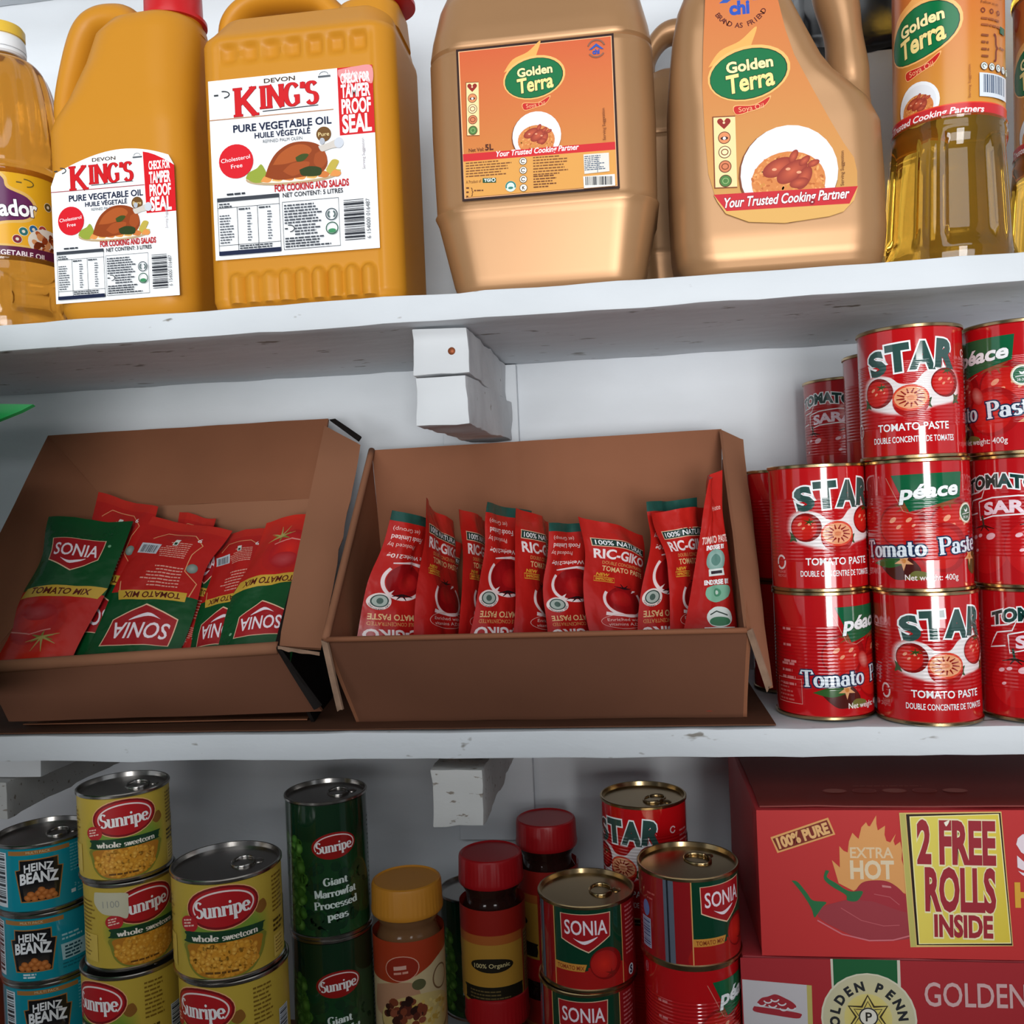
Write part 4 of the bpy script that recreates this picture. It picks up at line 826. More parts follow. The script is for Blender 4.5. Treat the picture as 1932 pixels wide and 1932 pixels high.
def art_jar_yellow():
    W = 190; A = Art(W, 96, [(-W/2, 0), (W/2, 0), (W/2, 96), (-W/2, 96)]); A.rect(-W/2, 0, W/2, 96, '#a83a1c'); A.smooth([(-W/2, 30), (-30, 34), (-10, 32), (10, 24), (34, 16), (W/2, 20), (W/2, 96), (-W/2, 96)], '#c9b48a')
    A.smooth([(-40, 40), (-20, 34), (0, 36), (0, 60), (-40, 62)], '#b88a6a'); A.ell(-12, 22, 15, 10.5, '#d8a08a', 8); A.ell(-12, 22, 14.2, 9.8, '#962a18', 8); A.fine(-19, 20.5, -5, 1, 1, 3.2, '#d8a898', 5, 1, -.14); A.fine(-19, 25.5, -5, 1, 1, 1.8, '#d89a88', 6, 1, -.14)
    A.ring(24, 36, 8, 9, 1.4, '#7a5a3a'); A.ell(2, 36, 6, 4.5, '#5a5a3a'); A.ell(2, 66, 36, 22, '#8a7a4a'); A.ell(2, 64, 35, 20, '#c8b070'); A.blobs(8, 62, 22, 12, 90, 1.4, 2.6, ['#cfae5a', '#bf9a44', '#d8c078'], 3)
    A.blobs(-10, 58, 18, 12, 46, 2.4, 4.4, ['#3a1a14', '#55241a', '#7a3a24', '#2a1410', '#8a4a34'], 5, .8)
    A.blobs(-16, 74, 14, 6, 30, 1, 2, ['#d8c89a', '#3a2a1c'], 8)
    return A
def art_jar_red():
    W = 182; A = Art(W, 82, [(-W/2, 0), (W/2, 0), (W/2, 82), (-W/2, 82)]); A.rect(-W/2, 0, W/2, 82, '#9a2018'); A.rect(-46, 26, 28, 82, '#b98a34'); A.rect(-46, 22, 28, 30, '#b0602a'); A.rect(30, 24, 60, 80, '#8a6a3a')
    A.ell(-4, 48, 20, 6.2, '#201c14'); A.text('100% Organic', -4, 48, 33, 3.6, '#d8c890', bold=.01, rot=2); A.smooth([(-32, 70), (-30, 67), (22, 67), (26, 70), (26, 78), (20, 80), (-28, 80), (-32, 77)], '#1f1c12'); A.fine(-26, 70, 20, 3, 3, 1.2, '#6a5a34', 4); A.text('9', -44, 46, 6, 7, '#201c14', bold=.03)
    A.rect(31, 27, 44, 48, '#5a4626'); A.fine(32, 29, 43, 6, 3, 1, '#b09a6a', 5); A.fine(32, 54, 44, 7, 3, 1, '#4a3820', 6)
    return A
# ---------------------------------------------------------------- materials
M_wall = specked('wall_paint', '#dce1e6', '#b9bcbf', .6, .80, 40)
M_shelf = specked('shelf_paint', '#cfd4d9', '#7a766f', .5, .67, 75)
M_timber = specked('timber_paint', '#d2d5d8', '#8a857f', .6, .70, 80)
M_timber2 = specked('timber_chipped_paint', '#c3c3c1', '#857c72', .7, .645, 210)
M_raw = mat('raw_wood', '#7a5238', .7, var=.2, vscale=20)
M_screw = mat('screw_rust', '#8a4a2a', .5, .6)
M_card_shade = mat('cardboard_shaded_copy', '#6a4432', .8, spec=.2, var=.12, vscale=6, bump=.12, bscale=160)  # cardboard copy with shade put into its colour, for both box fronts
M_card = mat('cardboard', '#86563d', .75, spec=.2, var=.10, vscale=7, bump=.15, bscale=160)
M_card2 = mat('cardboard_pale', '#8f6148', .75, spec=.2, var=.08, vscale=7)
M_cardt = mat('cardboard_torn', '#8f7360', .85, spec=.1, var=.3, vscale=60)
M_cardd = mat('cardboard_dark', '#16110f', .7, spec=.2)  # near-black board for one wall, tab, strip and hidden stand
M_liner = mat('brown_paper', '#5a3a2a', .8, spec=.2, var=.2, vscale=8)
M_yel = mat('yellow_plastic', '#c28322', .42, spec=.28, var=.03, vscale=5)
M_gold = mat('gold_plastic', '#a87f58', .36, metal=.38, spec=.5, var=.03, vscale=6)
M_redcap = mat('red_plastic', '#bd1a1e', .35)
M_oil = mat('oil_in_bottle', '#cda03a', .03, trans=.9, ior=1.42, spec=.6)
M_oil2 = mat('pale_oil_in_bottle', '#cf8e34', .07, trans=.80, ior=1.36, spec=.6)
M_ycap = mat('yellow_cap', '#e0b73c', .4); M_wcap = mat('white_cap', '#e6e8ea', .4)
M_tin = mat('tin_gold', '#b8a078', .22, metal=1); M_tinl = mat('tin_lid_gold', '#6b5c40', .34, metal=.9)
M_steel = mat('tin_steel', '#b4b0ac', .22, metal=1); M_steell = mat('tin_lid_steel', '#4f4844', .3, metal=.9)
M_black = mat('black_plastic', '#121316', .25); M_grey = mat('grey_board', '#a7a4a2', .45, var=.1, vscale=6)
M_green = mat('green_polythene', '#1f8a46', .35, bump=.3, bscale=14)
M_glass = mat('jar_plastic', '#2a1612', .08, spec=.6); M_glass2 = mat('jar_plastic_seasoning', '#7a5638', .12, spec=.6)
M_ylid = mat('yellow_lid', '#c9862a', .4); M_rlid = mat('red_lid', '#a5161c', .3)
M_pr = mat('pouch_red', '#b3201c', .32, spec=.5); M_pg = mat('pouch_green', '#0c4a24', .32, spec=.5)
M_bred = mat('carton_red', '#b23034', .55); M_bred2 = mat('carton_dark_red', '#96262c', .6); M_btop = mat('carton_top_red', '#7a2a24', .6)
P_pap = printmat('ink_on_paper', .4, .18); P_mat = printmat('ink_on_carton', .5, .2); P_pouch = printmat('ink_on_foil_pouch', .26, .5, bump=.55); P_film = printmat('ink_on_film', .25, .4)
P_can = printmat('ink_on_ribbed_tin', .09, 1.0, ribs=(.0225, .070, .0026)); P_flat = printmat('ink_on_tin', .10, .8); P_wrap = printmat('ink_on_paper_wrap', .4, .4)

M_conc = mat('concrete', '#6a655e', .8, var=.15)
# ---------------------------------------------------------------- the place
ZU, T = .3346, .0211; D = .24
def struct(name, me, m): o = obj(name, me, m); o['kind'] = 'structure'; return o
struct('wall_back', slab('wall_back', -1.6, 1.6, D, D+.05, -1.0, 1.8, bev=0), M_wall)
struct('floor', slab('floor', -1.6, 1.6, -1.5, D+.05, -1.05, -1.0, bev=0), M_conc)
struct('ceiling', slab('ceiling', -1.6, 1.6, -.9, D+.05, 1.8, 1.85, bev=0), mat('ceiling_paint', '#cfcdc8', .8, var=.05))
struct('wall_left', slab('wall_left', -1.65, -1.6, -1.5, D+.05, -1.05, 1.85, bev=0), M_wall)
struct('wall_right', slab('wall_right', 1.6, 1.65, -1.5, D+.05, -1.05, 1.85, bev=0), M_wall)
struct('front_light_blocker', slab('front_light_blocker', -1.6, 1.6, -1.2, -1.1, -1.0, -.19, bev=0), M_conc)  # unseen half wall, added to block low light from the lowest shelf
struct('front_light_blocker', slab('counter_light_blocker', -.30, .27, -1.095, -.84, -1.0, .06, bev=0), M_conc)  # unseen block, added to darken the middle of the lowest shelf
def batten(name, x0, x1, z0, z1): struct(name, slab(name, x0, x1, D-.012, D, z0, z1, .05, .0006, 4), M_wall)
batten('trim_1', -.062, .0145, ZU-.5, ZU-T-.001)
def shelf(label, z, y0, th, seed, name='shelf_board', y1=D-.0005, m=None):
    o = obj(name, slab(name, -1.1, 1.1, y0, y1, z-th, z, .02, .0011, seed, .002), m or M_shelf); return tag(o, label, 'shelf', None)
shelf('white painted wooden shelf board carrying the oil jugs and bottles', ZU, 0, T, 1)
shelf('white painted wooden shelf board under the two open cardboard boxes', 0, 0, T, 2)
ZB = -.36
shelf('lowest shelf board under the stacked tins, jars and cartons', ZB, -.07, T, 3, m=M_raw)
shelf('white painted board high above the oil bottles at the top left corner', .735+.02, .10, .02, 5)
def block(parent, name, x0, x1, y0, y1, z0, z1, seed, m=None):
    return obj(name, slab(name, x0, x1, y0, y1, z0, z1, .009, .0020, seed, .0010), m or M_timber, parent)
t = thing('shelf_bracket', 'pair of stacked white timber blocks with a screw, holding up the top shelf', 'bracket', (0, 0, 0))
block(t, 'upper_block', -.0425, .0015, .02, D-.014, .2755, ZU-T-.0015, 1).rotation_euler = (0, 0, rad(-.8)); block(t, 'lower_block', -.0430, -.0010, .022, D-.016, .236, .2745, 2).rotation_euler = (0, 0, rad(-2.4))
sc = obj('screw', lathe('screw', [(.0001, -.001), (.0028, -.001), (.0030, .0004), (.0018, .0012), (.0001, .0014)], 16), M_screw, t); sc.location = (-.011, .0196, .2935); sc.rotation_euler = (rad(90), 0, 0)
t = thing('shelf_bracket', 'white timber block with speckled face under the middle shelf, above the red lidded jars', 'bracket', (0, 0, 0))
block(t, 'block', -.0415, -.0015, .02, D-.014, -.0795, -.0355, 6, M_timber2); obj('packing_piece', slab('packing', -.035, -.004, .05, D-.014, -.0352, -T-.001, .02, .0008, 7), M_raw, t)
t = thing('shelf_bracket', 'grey timber block end at the left edge above the turquoise tins', 'bracket', (0, 0, 0))
block(t, 'block', -.445, -.405, .02, .20, -.074, -.0425, 8, M_timber2); obj('packing_piece', slab('packing', -.44, -.380, .03, .12, -.042, -T-.001, .02, .0012, 9), M_timber, t)
tag(obj('paper_liner', slab('liner', -.9, .222, .003, .232, .0014, .0024, .03, .0002, 3, 0), M_liner), 'brown paper sheet lying on the middle shelf under the boxes', 'paper')
LZ = .0026

# ---------------------------------------------------------------- oil jugs
def body_label(parent, name, art, o, x, y, m, us=None, vs=None, clip=None):
    return obj(name, art_mesh(name, art, on_plane(o, x, y), us, vs), m, parent)
def cap(parent, x, y, z, r, h, m, flange=.0025, name='cap', n=64):
    pr = [(r+flange, 0), (r+flange, .003), (r+.0004, .0045), (r, h-.003), (r-.0015, h-.0006), (r-.004, h)]
    def ribs(px, py, pz, a): k = 1+(.012*(1 if int(a/(2*PI)*n*.5) % 2 else 0) if .005 < pz < h-.003 else 0); return (px*k, py*k, pz)
    o = obj(name, lathe(name, pr, 96, ribs), m, parent); o.location = (x, y, z); return o
# 3 litre yellow jug
k3 = thing('oil_jug', 'smaller yellow plastic jug of vegetable oil with red cap, sloping shoulder and 3 litre label', 'oil jug', (-.278, .053, ZU))
def sec(x0, x1, y0, y1, r, z): return ((x0+x1)/2, (y0+y1)/2, (x1-x0)/2, (y1-y0)/2, r, z)
b3 = [sec(-.052, .052, -.037, .037, .022, 0), sec(-.058, .0555, -.042, .042, .024, .004), sec(-.0605, .0575, -.045, .045, .024, .012), sec(-.062, .059, -.046, .046, .024, .05), sec(-.064, .0595, -.046, .046, .024, .15), sec(-.064, .0595, -.046, .046, .024, .158), sec(-.0615, .0595, -.045, .045, .026, .168),
      sec(-.052, .0595, -.043, .043, .03, .185), sec(-.038, .0595, -.04, .04, .032, .215), sec(-.030, .0595, -.037, .037, .032, .240), sec(-.020, .0585, -.033, .033, .03, .250), sec(0, .055, -.027, .027, .026, .2545), sec(.008, .05, -.022, .022, .02, .2555)]
obj('body', loft('body', interp(b3, 240)), M_yel, k3)
obj('handle', tube('handle', [(-.056, 0, .163), (-.0605, 0, .188), (-.055, 0, .222), (-.044, 0, .252), (-.030, 0, .2625), (-.010, 0, .262), (.002, 0, .252), (.012, 0, .246)], [.013, .0125, .0125, .0125, .0125, .0125, .0115, .011], [.024, .021, .018, .018, .018, .018, .02, .022], 24), M_yel, k3)
obj('neck', lathe('neck', [(.026, .245), (.0235, .256), (.0225, .262)], 48), M_yel, k3).location = (.034, 0, -.003)
cap(k3, .034, 0, .2535, .0235, .031, M_redcap, .0035)
A = art_kings(3, None, 106, 122, True)
body_label(k3, 'label', A, (-.0015, -.0464, .0760), (1, 0, 0), (0, 0, 1), P_pap)
# 5 litre yellow jerrycan, moulded front
k5 = thing('oil_jerrycan', 'larger yellow plastic jerrycan of vegetable oil with moulded ribs and 5 litre label', 'oil jug', (-.126, .064, ZU))
def k5disp(x, y, z):
    d = 0
    if y < -.045:
        ax = abs(x)
        e = max(0, min(1, (.066-ax)/.004)); d += .0016*e*max(0, min(1, (z-.0)/.01))*max(0, min(1, (.2135-z)/.005))
        if .194 < z < .2125 and ax < .062:
            xs = (x+.053)/.0177; k = math.floor(xs+.5); f = abs(xs-k)
            if 0 <= k <= 6: w = .40; d += .0034*max(0, min(1, (w-f)/.16))*max(0, min(1, (z-.1945)/.005, (.212-z)/.005))
        if .004 < z < .036 and ax < .062:
            xs = (x+.054)/.0135; k = round(xs); f = (xs-k)
            if 0 <= k <= 8: top = .031; hgt = max(0, min(1, (top-z-(f*f)*.02)/.004)); d -= .0058*max(0, math.cos(f*PI))**.8*hgt
    return (x, y+d, z)
b5 = [sec(-.072, .072, -.046, .046, .014, 0), sec(-.078, .078, -.052, .052, .018, .004), sec(-.0795, .0795, -.0545, .0545, .019, .010), sec(-.0795, .0795, -.055, .055, .02, .2145), sec(-.079, .079, -.053, .0545, .02, .2185), sec(-.077, .077, -.049, .053, .022, .2235), sec(-.073, .074, -.032, .048, .024, .242), sec(-.068, .073, -.022, .044, .02, .2475), sec(-.062, .068, -.016, .038, .02, .250)]
obj('body', loft('body', interp(b5, 620), 320, k5disp), M_yel, k5)
obj('handle', tube('handle', [(-.075, .008, .226), (-.0735, .008, .256), (-.055, .008, .272), (-.022, .008, .2735), (.005, .008, .268), (.022, .008, .252), (.04, .008, .24)], [.0105, .010, .0095, .0095, .010, .011, .012], [.017]*7, 24), M_yel, k5)
obj('spout', loft('spout', interp([sec(.022, .078, -.036, .04, .02, .228), sec(.026, .077, -.028, .036, .02, .250), sec(.032, .074, -.018, .03, .02, .2575), sec(.04, .07, -.01, .024, .014, .26)], 400)), M_yel, k5)
cap(k5, .060, .006, .2585, .0235, .03, M_redcap, .003)
body_label(k5, 'label', art_kings(5, None, 134, 142, False), (-.003, -.0555, .1115), (1, 0, 0), (0, 0, 1), P_pap)
# gold jerrycans
def gold_can(name, label, loc, scale=1):
    t = thing(name, label, 'oil jug', loc); t.scale = (scale,)*3
    K = [sec(-.068, .068, -.046, .046, .02, 0), sec(-.0735, .0735, -.0525, .0525, .024, .004), sec(-.076, .076, -.055, .055, .026, .012), sec(-.086, .086, -.0625, .0625, .03, .060), sec(-.0885, .0885, -.0645, .0645, .031, .066), sec(-.0872, .0872, -.0635, .0635, .031, .0685),
         sec(-.0885, .0885, -.0638, .0638, .032, .13), sec(-.088, .088, -.0637, .0637, .032, .1865), sec(-.0862, .0862, -.0618, .0618, .031, .1885), sec(-.0875, .0875, -.0632, .0632, .031, .1905), sec(-.0855, .0855, -.061, .061, .031, .205), sec(-.080, .080, -.055, .055, .03, .23), sec(-.073, .073, -.047, .047, .03, .25), sec(-.062, .062, -.037, .037, .028, .262), sec(-.05, .05, -.028, .028, .022, .267)]
    obj('body', loft('body', interp(K, 300), 128), M_gold, t)
    return t
g5 = gold_can('oil_jerrycan', 'gold plastic jerrycan of soya oil with black bordered square orange label', (.066, .0725, ZU))
obj('handle', tube('handle', [(-.06, 0, .255), (-.05, 0, .285), (-.02, 0, .295), (.01, 0, .29), (.022, 0, .262)], .011, .016), M_gold, g5)
cap(g5, .046, 0, .262, .021, .028, M_redcap)
body_label(g5, 'label', art_gt_can(), (-.0015, -.0652, .1285), (1, 0, 0), (0, 0, 1), P_pap)
gb = gold_can('oil_jerrycan', 'gold jerrycan mostly hidden in the gap behind the two front gold jugs', (.188, .187, ZU), .70)
gb.scale = (.56, .70, .86)
obj('handle', tube('handle', [(-.055, 0, .245), (-.058, 0, .285), (-.03, 0, .312), (.01, 0, .312), (.03, 0, .285), (.03, 0, .25)], .013, .018), M_gold, gb)
# gold handled jug
gj = thing('oil_jug', 'gold plastic jug of soya oil with a looped side handle and teardrop label', 'oil jug', (.2425, .059, ZU))
J = [sec(-.064, .070, -.038, .038, .022, 0), sec(-.071, .0745, -.044, .044, .026, .004), sec(-.0765, .0775, -.0475, .0475, .028, .014), sec(-.0785, .0795, -.049, .049, .028, .03), sec(-.0790, .0795, -.049, .049, .028, .075), sec(-.0785, .0780, -.049, .049, .028, .112), sec(-.0778, .070, -.0485, .0485, .027, .129), sec(-.0775, .056, -.0485, .0485, .025, .142), sec(-.077, .0455, -.048, .048, .023, .151),
     sec(-.076, .0365, -.0475, .0475, .021, .163), sec(-.0735, .0255, -.047, .046, .020, .186), sec(-.069, .0165, -.0455, .042, .020, .207), sec(-.061, .011, -.041, .037, .020, .226), sec(-.05, .016, -.03, .03, .024, .245), sec(-.036, .004, -.022, .022, .018, .258)]
obj('body', loft('body', interp(J, 260), 128), M_gold, gj)
obj('handle', tube('handle', [(.0540, 0, .090), (.0590, 0, .120), (.0625, 0, .146), (.0615, 0, .163), (.0595, 0, .190), (.0550, 0, .218), (.046, 0, .243), (.022, 0, .257), (.0, 0, .25), (-.01, 0, .235)], [.024, .0195, .0148, .0160, .0142, .0165, .0145, .0135, .0125, .011], [.034, .028, .018, .0185, .017, .018, .0165, .0165, .017, .017], 28), M_gold, gj)
cap(gj, -.018, 0, .255, .02, .028, M_redcap)
body_label(gj, 'label', art_gt_jug(), (.0005, -.0496, .1305), (1, 0, 0), (0, 0, 1), P_pap)
# clear bottles
def pet(name, label, loc, rb, rl, m, art, lz, zs, lowpan=True, capm=(M_ycap, M_wcap), grp=None, tall=.30):
    t = thing(name, label, 'oil bottle', loc, 0, grp)
    def fl(px, py, pz, a):
        k = 1
        if lowpan and .012 < pz < zs[0]-.012:
            n = 5; f = (a*n/(2*PI)) % 1; e = max(0, min(1, (f-.2)/.05, (.86-f)/.05)); e2 = max(0, min(1, (pz-.014)/.008, (zs[0]-.014-pz)/.006)); k = 1-.085*e*e2+.03*max(0, 1-abs(f-.03)/.05)*e2
        if pz > zs[1]+.02 and pz < tall-.04: k = 1+.022*math.cos(a*14)*min(1, (pz-zs[1]-.02)/.02)
        return (px*k, py*k, pz)
    pr = [(rb*.55, .003), (rb*.86, 0), (rb*.97, .003), (rb, .010)]
    for i in range(16): z = .012+(zs[0]-.024)*i/15; pr.append((rb+(rl*1.035-rb)*(i/15)**1.2, z))
    pr += [(rl*1.04, zs[0]-.008), (rl*1.01, zs[0]-.004), (rl*1.035, zs[0]-.001), (rl*.985, zs[0]+.001), (rl*.985, zs[1]-.001), (rl*1.03, zs[1]+.001), (rl*1.04, zs[1]+.006), (rl*1.0, zs[1]+.010), (rl*1.03, zs[1]+.014)]
    for i in range(1, 13): a = i/12; pr.append((.016+(rl*1.03-.016)*(math.cos(a*PI/2)**.7 if a < 1 else 0), zs[1]+.014+(tall-.032-zs[1]-.014)*math.sin(a*PI/2)**1.0))
    pr += [(.0155, tall-.028), (.0155, tall-.022)]
    obj('bottle', lathe('bottle', pr, 120, fl), m, t)
    obj('label', art_mesh('label', art, on_cyl(rl*.993, (zs[0]+zs[1])/2), 5.0, 8.0), P_film, t)
    obj('neck_collar', lathe('neck_collar', [(.0175, tall-.028), (.019, tall-.0265), (.019, tall-.024), (.0165, tall-.022)], 48), capm[1], t)
    cap(t, 0, 0, tall-.023, .0185, .012, capm[1], .0006, 'cap'); obj('cap_top', lathe('cap_top', [(.0187, tall-.0115), (.0187, tall-.004), (.017, tall-.0015), (.01, tall)], 48), capm[0], t)
    return t
A_b = art_gt_bottle()
p1 = pet('oil_bottle', 'clear bottle of golden soya oil with orange wrap label, right of the handled gold jug', (.3735, .058, ZU), .0465, .0395, M_oil, A_b, .13, (.108, .232), grp=None, tall=.31)
p1.rotation_euler = (0, rad(1.6), rad(-36)); 
p2 = dup(p1, (.4915, .13, ZU), 0, 'second clear soya oil bottle cut by the right edge of the photo')
p2.rotation_euler = (0, rad(1.6), rad(-46))
lb = pet('oil_bottle', 'clear bottle of vegetable oil with yellow and white cap at the left edge', (-.4045, .056, ZU), .0445, .0435, M_oil2, art_mamador(), .07, (.062, .132), True, (M_ycap, M_wcap), None, .272)
lb.rotation_euler = (0, 0, rad(19))
tag(obj('carton', slab('grey_carton', .325, .445, .16, .235, ZU, .5585, .03, .0004, 3, .003), M_grey), 'plain grey carton standing in shade behind the handled gold jug', 'carton')
bm_ = slab('black_packet', .29, .45, .15, .232, .5592, .645, .012, .004, 8, .008); tag(obj('packet', bm_, M_black), 'shiny black packet lying on top of the grey carton behind the oil bottles', 'packet')

# ---------------------------------------------------------------- tins
def tin(name, label, loc, D_, H_, art, pm, bodym, lidm, rotz=0, group=None, tab=True, cat='tin can'):
    R = D_/2; t = thing(name, label, cat, loc, rotz, group)
    obj('tin_body', lathe('tin_body', [(R-.004, .002), (R-.0018, .0003), (R-.0006, 0), (R+.0003, .0006), (R+.0003, .0024), (R-.0012, .0033), (R-.0012, H_-.0033), (R+.0003, H_-.0024), (R+.0003, H_-.0006), (R-.0004, H_), (R-.0014, H_-.0002), (R-.0022, H_-.0036)], 72), bodym, t)
    lid = obj('lid', lathe('lid', [(R-.0018, H_-.0040), (R-.0045, H_-.0046), (R-.0062, H_-.0036), (R-.0090, H_-.0040), (R-.0098, H_-.0044), (.004, H_-.0043)], 72), lidm, t)
    if tab:
        z = H_-.0032
        obj('pull_tab', tube('pull_tab', [(R*.30+.0085*math.cos(q*PI/8), .011*math.sin(q*PI/8), z+.0006*math.cos(q*PI/8)) for q in range(17)], .0016, .0009, 8, 2), bodym, lid)
        obj('rivet', lathe('rivet', [(.004, z-.0008), (.004, z), (.002, z+.0012)], 20), bodym, lid).location = (R*.30+.012, 0, 0)
    obj('label', art_mesh('label', art, on_cyl(R-.0007, H_/2), R*1000*rad(5), 6.0, 6e-6), pm, t); return t
H = .0956
a_star, a_peace, a_sara = art_star(), art_peace(), art_sara()
def tin_kw(a): return dict(D_=.0735, H_=H, art=a, pm=P_can, bodym=M_tin, lidm=M_tinl)
yc2, yc1, yc3 = .0300, .0520, .0350
star = tin('tomato_tin', 'red tomato paste tin with cut tomato picture, on top of the tall middle stack', (.3332, yc2, 2*H+.0012), rotz=rad(-8-15.5+9), **tin_kw(a_star))
peace = tin('tomato_tin', 'red tomato paste tin with green banner and seal, middle of the tall stack', (.3352, yc2, H+.0012), rotz=rad(-15.5+6), **tin_kw(a_peace))
dup(star, (.3376, yc2, .0012), rad(-15+20), 'red tomato paste tin with cut tomato picture at the foot of the tall stack')
dup(star, (.2670, yc1, H+.0012), rad(-11+24), 'red tomato paste tin with cut tomato picture, upper of two beside the open box')
dup(peace, (.2670, yc1, .0012), rad(-11+50), 'red tomato tin with green banner, lower of two beside the open box')
sara = tin('tomato_tin', 'red tomato tin with white outlined ribbon, middle of the stack at the right edge', (.4115, yc3, H+.0012), rotz=rad(-22-20), **tin_kw(a_sara))
dup(sara, (.4135, yc3, .0012), rad(-22+8), 'red tomato tin with white outlined ribbon, bottom of the stack at the right edge')
dup(peace, (.4100, yc3, 2*H+.0012), rad(-22-46), 'red tomato paste tin with green banner on top of the right edge stack')
# stack in the shade behind: lower tins are hidden
HB = .0935
for x, y, n, kinds, rz, lbs in ((.3425, .1205, 3, 'ppp', 60, ('tomato tin in shade at the foot of the stack behind the tall front stack', 'tomato tin in shade, middle of the stack behind the tall front stack', 'dark red tomato tin showing a narrow plain strip, just behind the topmost front tin')),
                                (.3185-.0, .1995-.0, 0, '', 0, ())):
    for i in range(n): dup(peace, (x, y, .0012+i*H*.985), rad(rz), lbs[i]).scale = (1, 1, .985)
for i, lb_ in enumerate(('red tomato tin hidden at the foot of the rearmost stack by the wall', 'red tomato tin in shade, middle of the rearmost stack by the wall', 'red ribbon printed tin in shade, topmost of the rearmost stack by the wall')):
    o = dup(sara, (.3235, .1985, .0012+i*H*.95), rad(-38), lb_); o.scale = (1, 1, .95)
dup(peace, (.2620, .147, .0012), rad(80), 'red tin in deep shade behind the open box flap, lower one'); dup(peace, (.2620, .147, H+.0012), rad(80), 'red tin in deep shade behind the open box flap, upper one')
# lower shelf: turquoise bean tins
ZS = ZB+.001
def column(proto, x, y, Hh, tops, items):
    pass
hz = tin('bean_tin', 'turquoise bean tin with round lid showing, on top of its stack', (-.379, .027, 0), .075, .0562, art_heinz(), P_flat, M_steel, M_steell, rotz=rad(20))
zt = -.0856
for i, (rz, lb_) in enumerate(((28, ''), (14, 'turquoise bean tin in the middle of the stack, with a pale address panel'), (27, 'turquoise bean tin third from the top, cut by the bottom of the photo'), (20, 'turquoise bean tin hidden below the photo under the three others'), (20, 'turquoise bean tin standing on the lowest shelf below the photo'))):
    z = zt-(i+1)*.0562; x = -.379+(.0, .002, .003, .003, .003)[i]
    if i == 0: hz.location = (x, .027, z); hz.rotation_euler = (0, 0, rad(rz))
    elif i == 1: tin('bean_tin', lb_, (x, .027, z), .075, .0562, art_heinz(True), P_flat, M_steel, M_steell, rotz=rad(rz))
    elif z > ZB-.02: dup(hz, (x, .027, z), rad(rz), lb_)
# sweetcorn tins
cs = tin('sweetcorn_tin', 'yellow sweetcorn tin on top of the tallest sweetcorn stack', (0, 0, 0), .0695, .0672, art_corn(218.3, 61), P_wrap, M_steel, M_steell)
z1 = -.0365
cs.location = (-.2868, -.004, z1-.0672); cs.rotation_euler = (0, 0, rad(30))
dup(cs, (-.2845, -.004, z1-2*.0672-.0004), rad(48), 'yellow sweetcorn tin with a torn white price sticker, second from the top')
cl = tin('sweetcorn_tin', 'wide yellow sweetcorn tin on top of the right hand sweetcorn stack', (0, 0, 0), .083, .0755, art_corn(260.7, 69), P_wrap, M_steel, M_steell)
z2 = -.0945
cl.location = (-.1995, -.012, z2-.0755); cl.rotation_euler = (0, 0, rad(19))
dup(cl, (-.1975, -.011, z2-2*.0755-.0004), rad(-14), 'wide yellow sweetcorn tin under the right hand stack, logo turned to the left')
dup(cl, (-.1975, -.011, z2-3*.0755-.0008), rad(10), 'wide yellow sweetcorn tin below the photo, under the right hand stack')
z3 = z1-2*.0672-.0008
cm = dup(cl, (-.2838, -.006, z3-.0755), rad(-16), 'wide yellow sweetcorn tin at the bottom of the tallest stack, logo turned to the left'); cm.scale = (.93, .93, 1)
cm2 = dup(cl, (-.2838, -.006, z3-2*.0755-.0004), rad(0), 'yellow sweetcorn tin below the photo at the foot of the tallest stack'); cm2.scale = (.93, .93, 1)
st = obj('price_sticker', art_mesh('price_sticker', (lambda a: (a.smooth([(1, 3), (4, 1), (26, 2), (28, 8), (27, 21), (20, 19), (8, 17), (1, 10)], '#c9c4a8'), a.text('1100', 15, 10, 13, 5, '#9a9a90', rot=3), a)[-1])(Art(28, 22, [(0, 0), (28, 0), (28, 22), (0, 22)])), on_cyl(.0345, -.0, 0), 3, 6, 1.2e-5), P_wrap); st.location = (-.2845, -.004, z1-2*.0672+.0555); st.rotation_euler = (0, 0, rad(8))
st.parent = [o for o in COL.objects if o.get('label', '').startswith('yellow sweetcorn tin with a torn')][0]; st.location = (0, 0, .051); st.rotation_euler = (0, 0, rad(-44))
# peas
pe = tin('peas_tin', 'tall dark green tin of giant marrowfat peas, upper one of the front stack', (-.1483, .076, -.0672-.115), .070, .115, art_peas(), P_flat, M_steel, M_steell, rotz=rad(23))
dup(pe, (-.1478, .0765, -.0675-.230), rad(20), 'tall dark green tin of giant marrowfat peas under the front stack')
dup(pe, (-.0440, .199, ZS+.043), rad(10), 'dark green peas tin standing in shade between the two jars')
# jars
def jar(name, label, loc, rl, rb, h, hl, lidm, bodym, art, lz, rotz=0):
    t = thing(name, label, 'jar', loc, rotz); zl = h-hl
    pr = [(rb*.7, .002), (rb*.92, 0), (rb, .005), (rb, zl-.040), (rb*.985, zl-.030), (rb*.9, zl-.021), (rb*.80, zl-.014), (rb*.80, zl-.008), (rl*.92, zl-.002), (rl*.92, zl+.004)]
    obj('jar_body', lathe('jar_body', pr, 72), bodym, t)
    def kn(px, py, pz, a): k = 1+(.008 if int(a/(2*PI)*96) % 2 else 0)*(zl+.002 < pz < h-.003); return (px*k, py*k, pz)
    obj('lid', lathe('lid', [(rl*.985, zl), (rl, zl+.001), (rl, zl+.004), (rl*.985, zl+.006), (rl*.975, h-.003), (rl*.95, h-.0008), (rl*.9, h), (rl*.86, h-.0012), (.003, h-.0012)], 192, kn), lidm, t)
    obj('label', art_mesh('label', art, on_cyl(rb+.0002, lz), rb*1000*rad(5), 8, 8e-6), P_wrap, t); return t
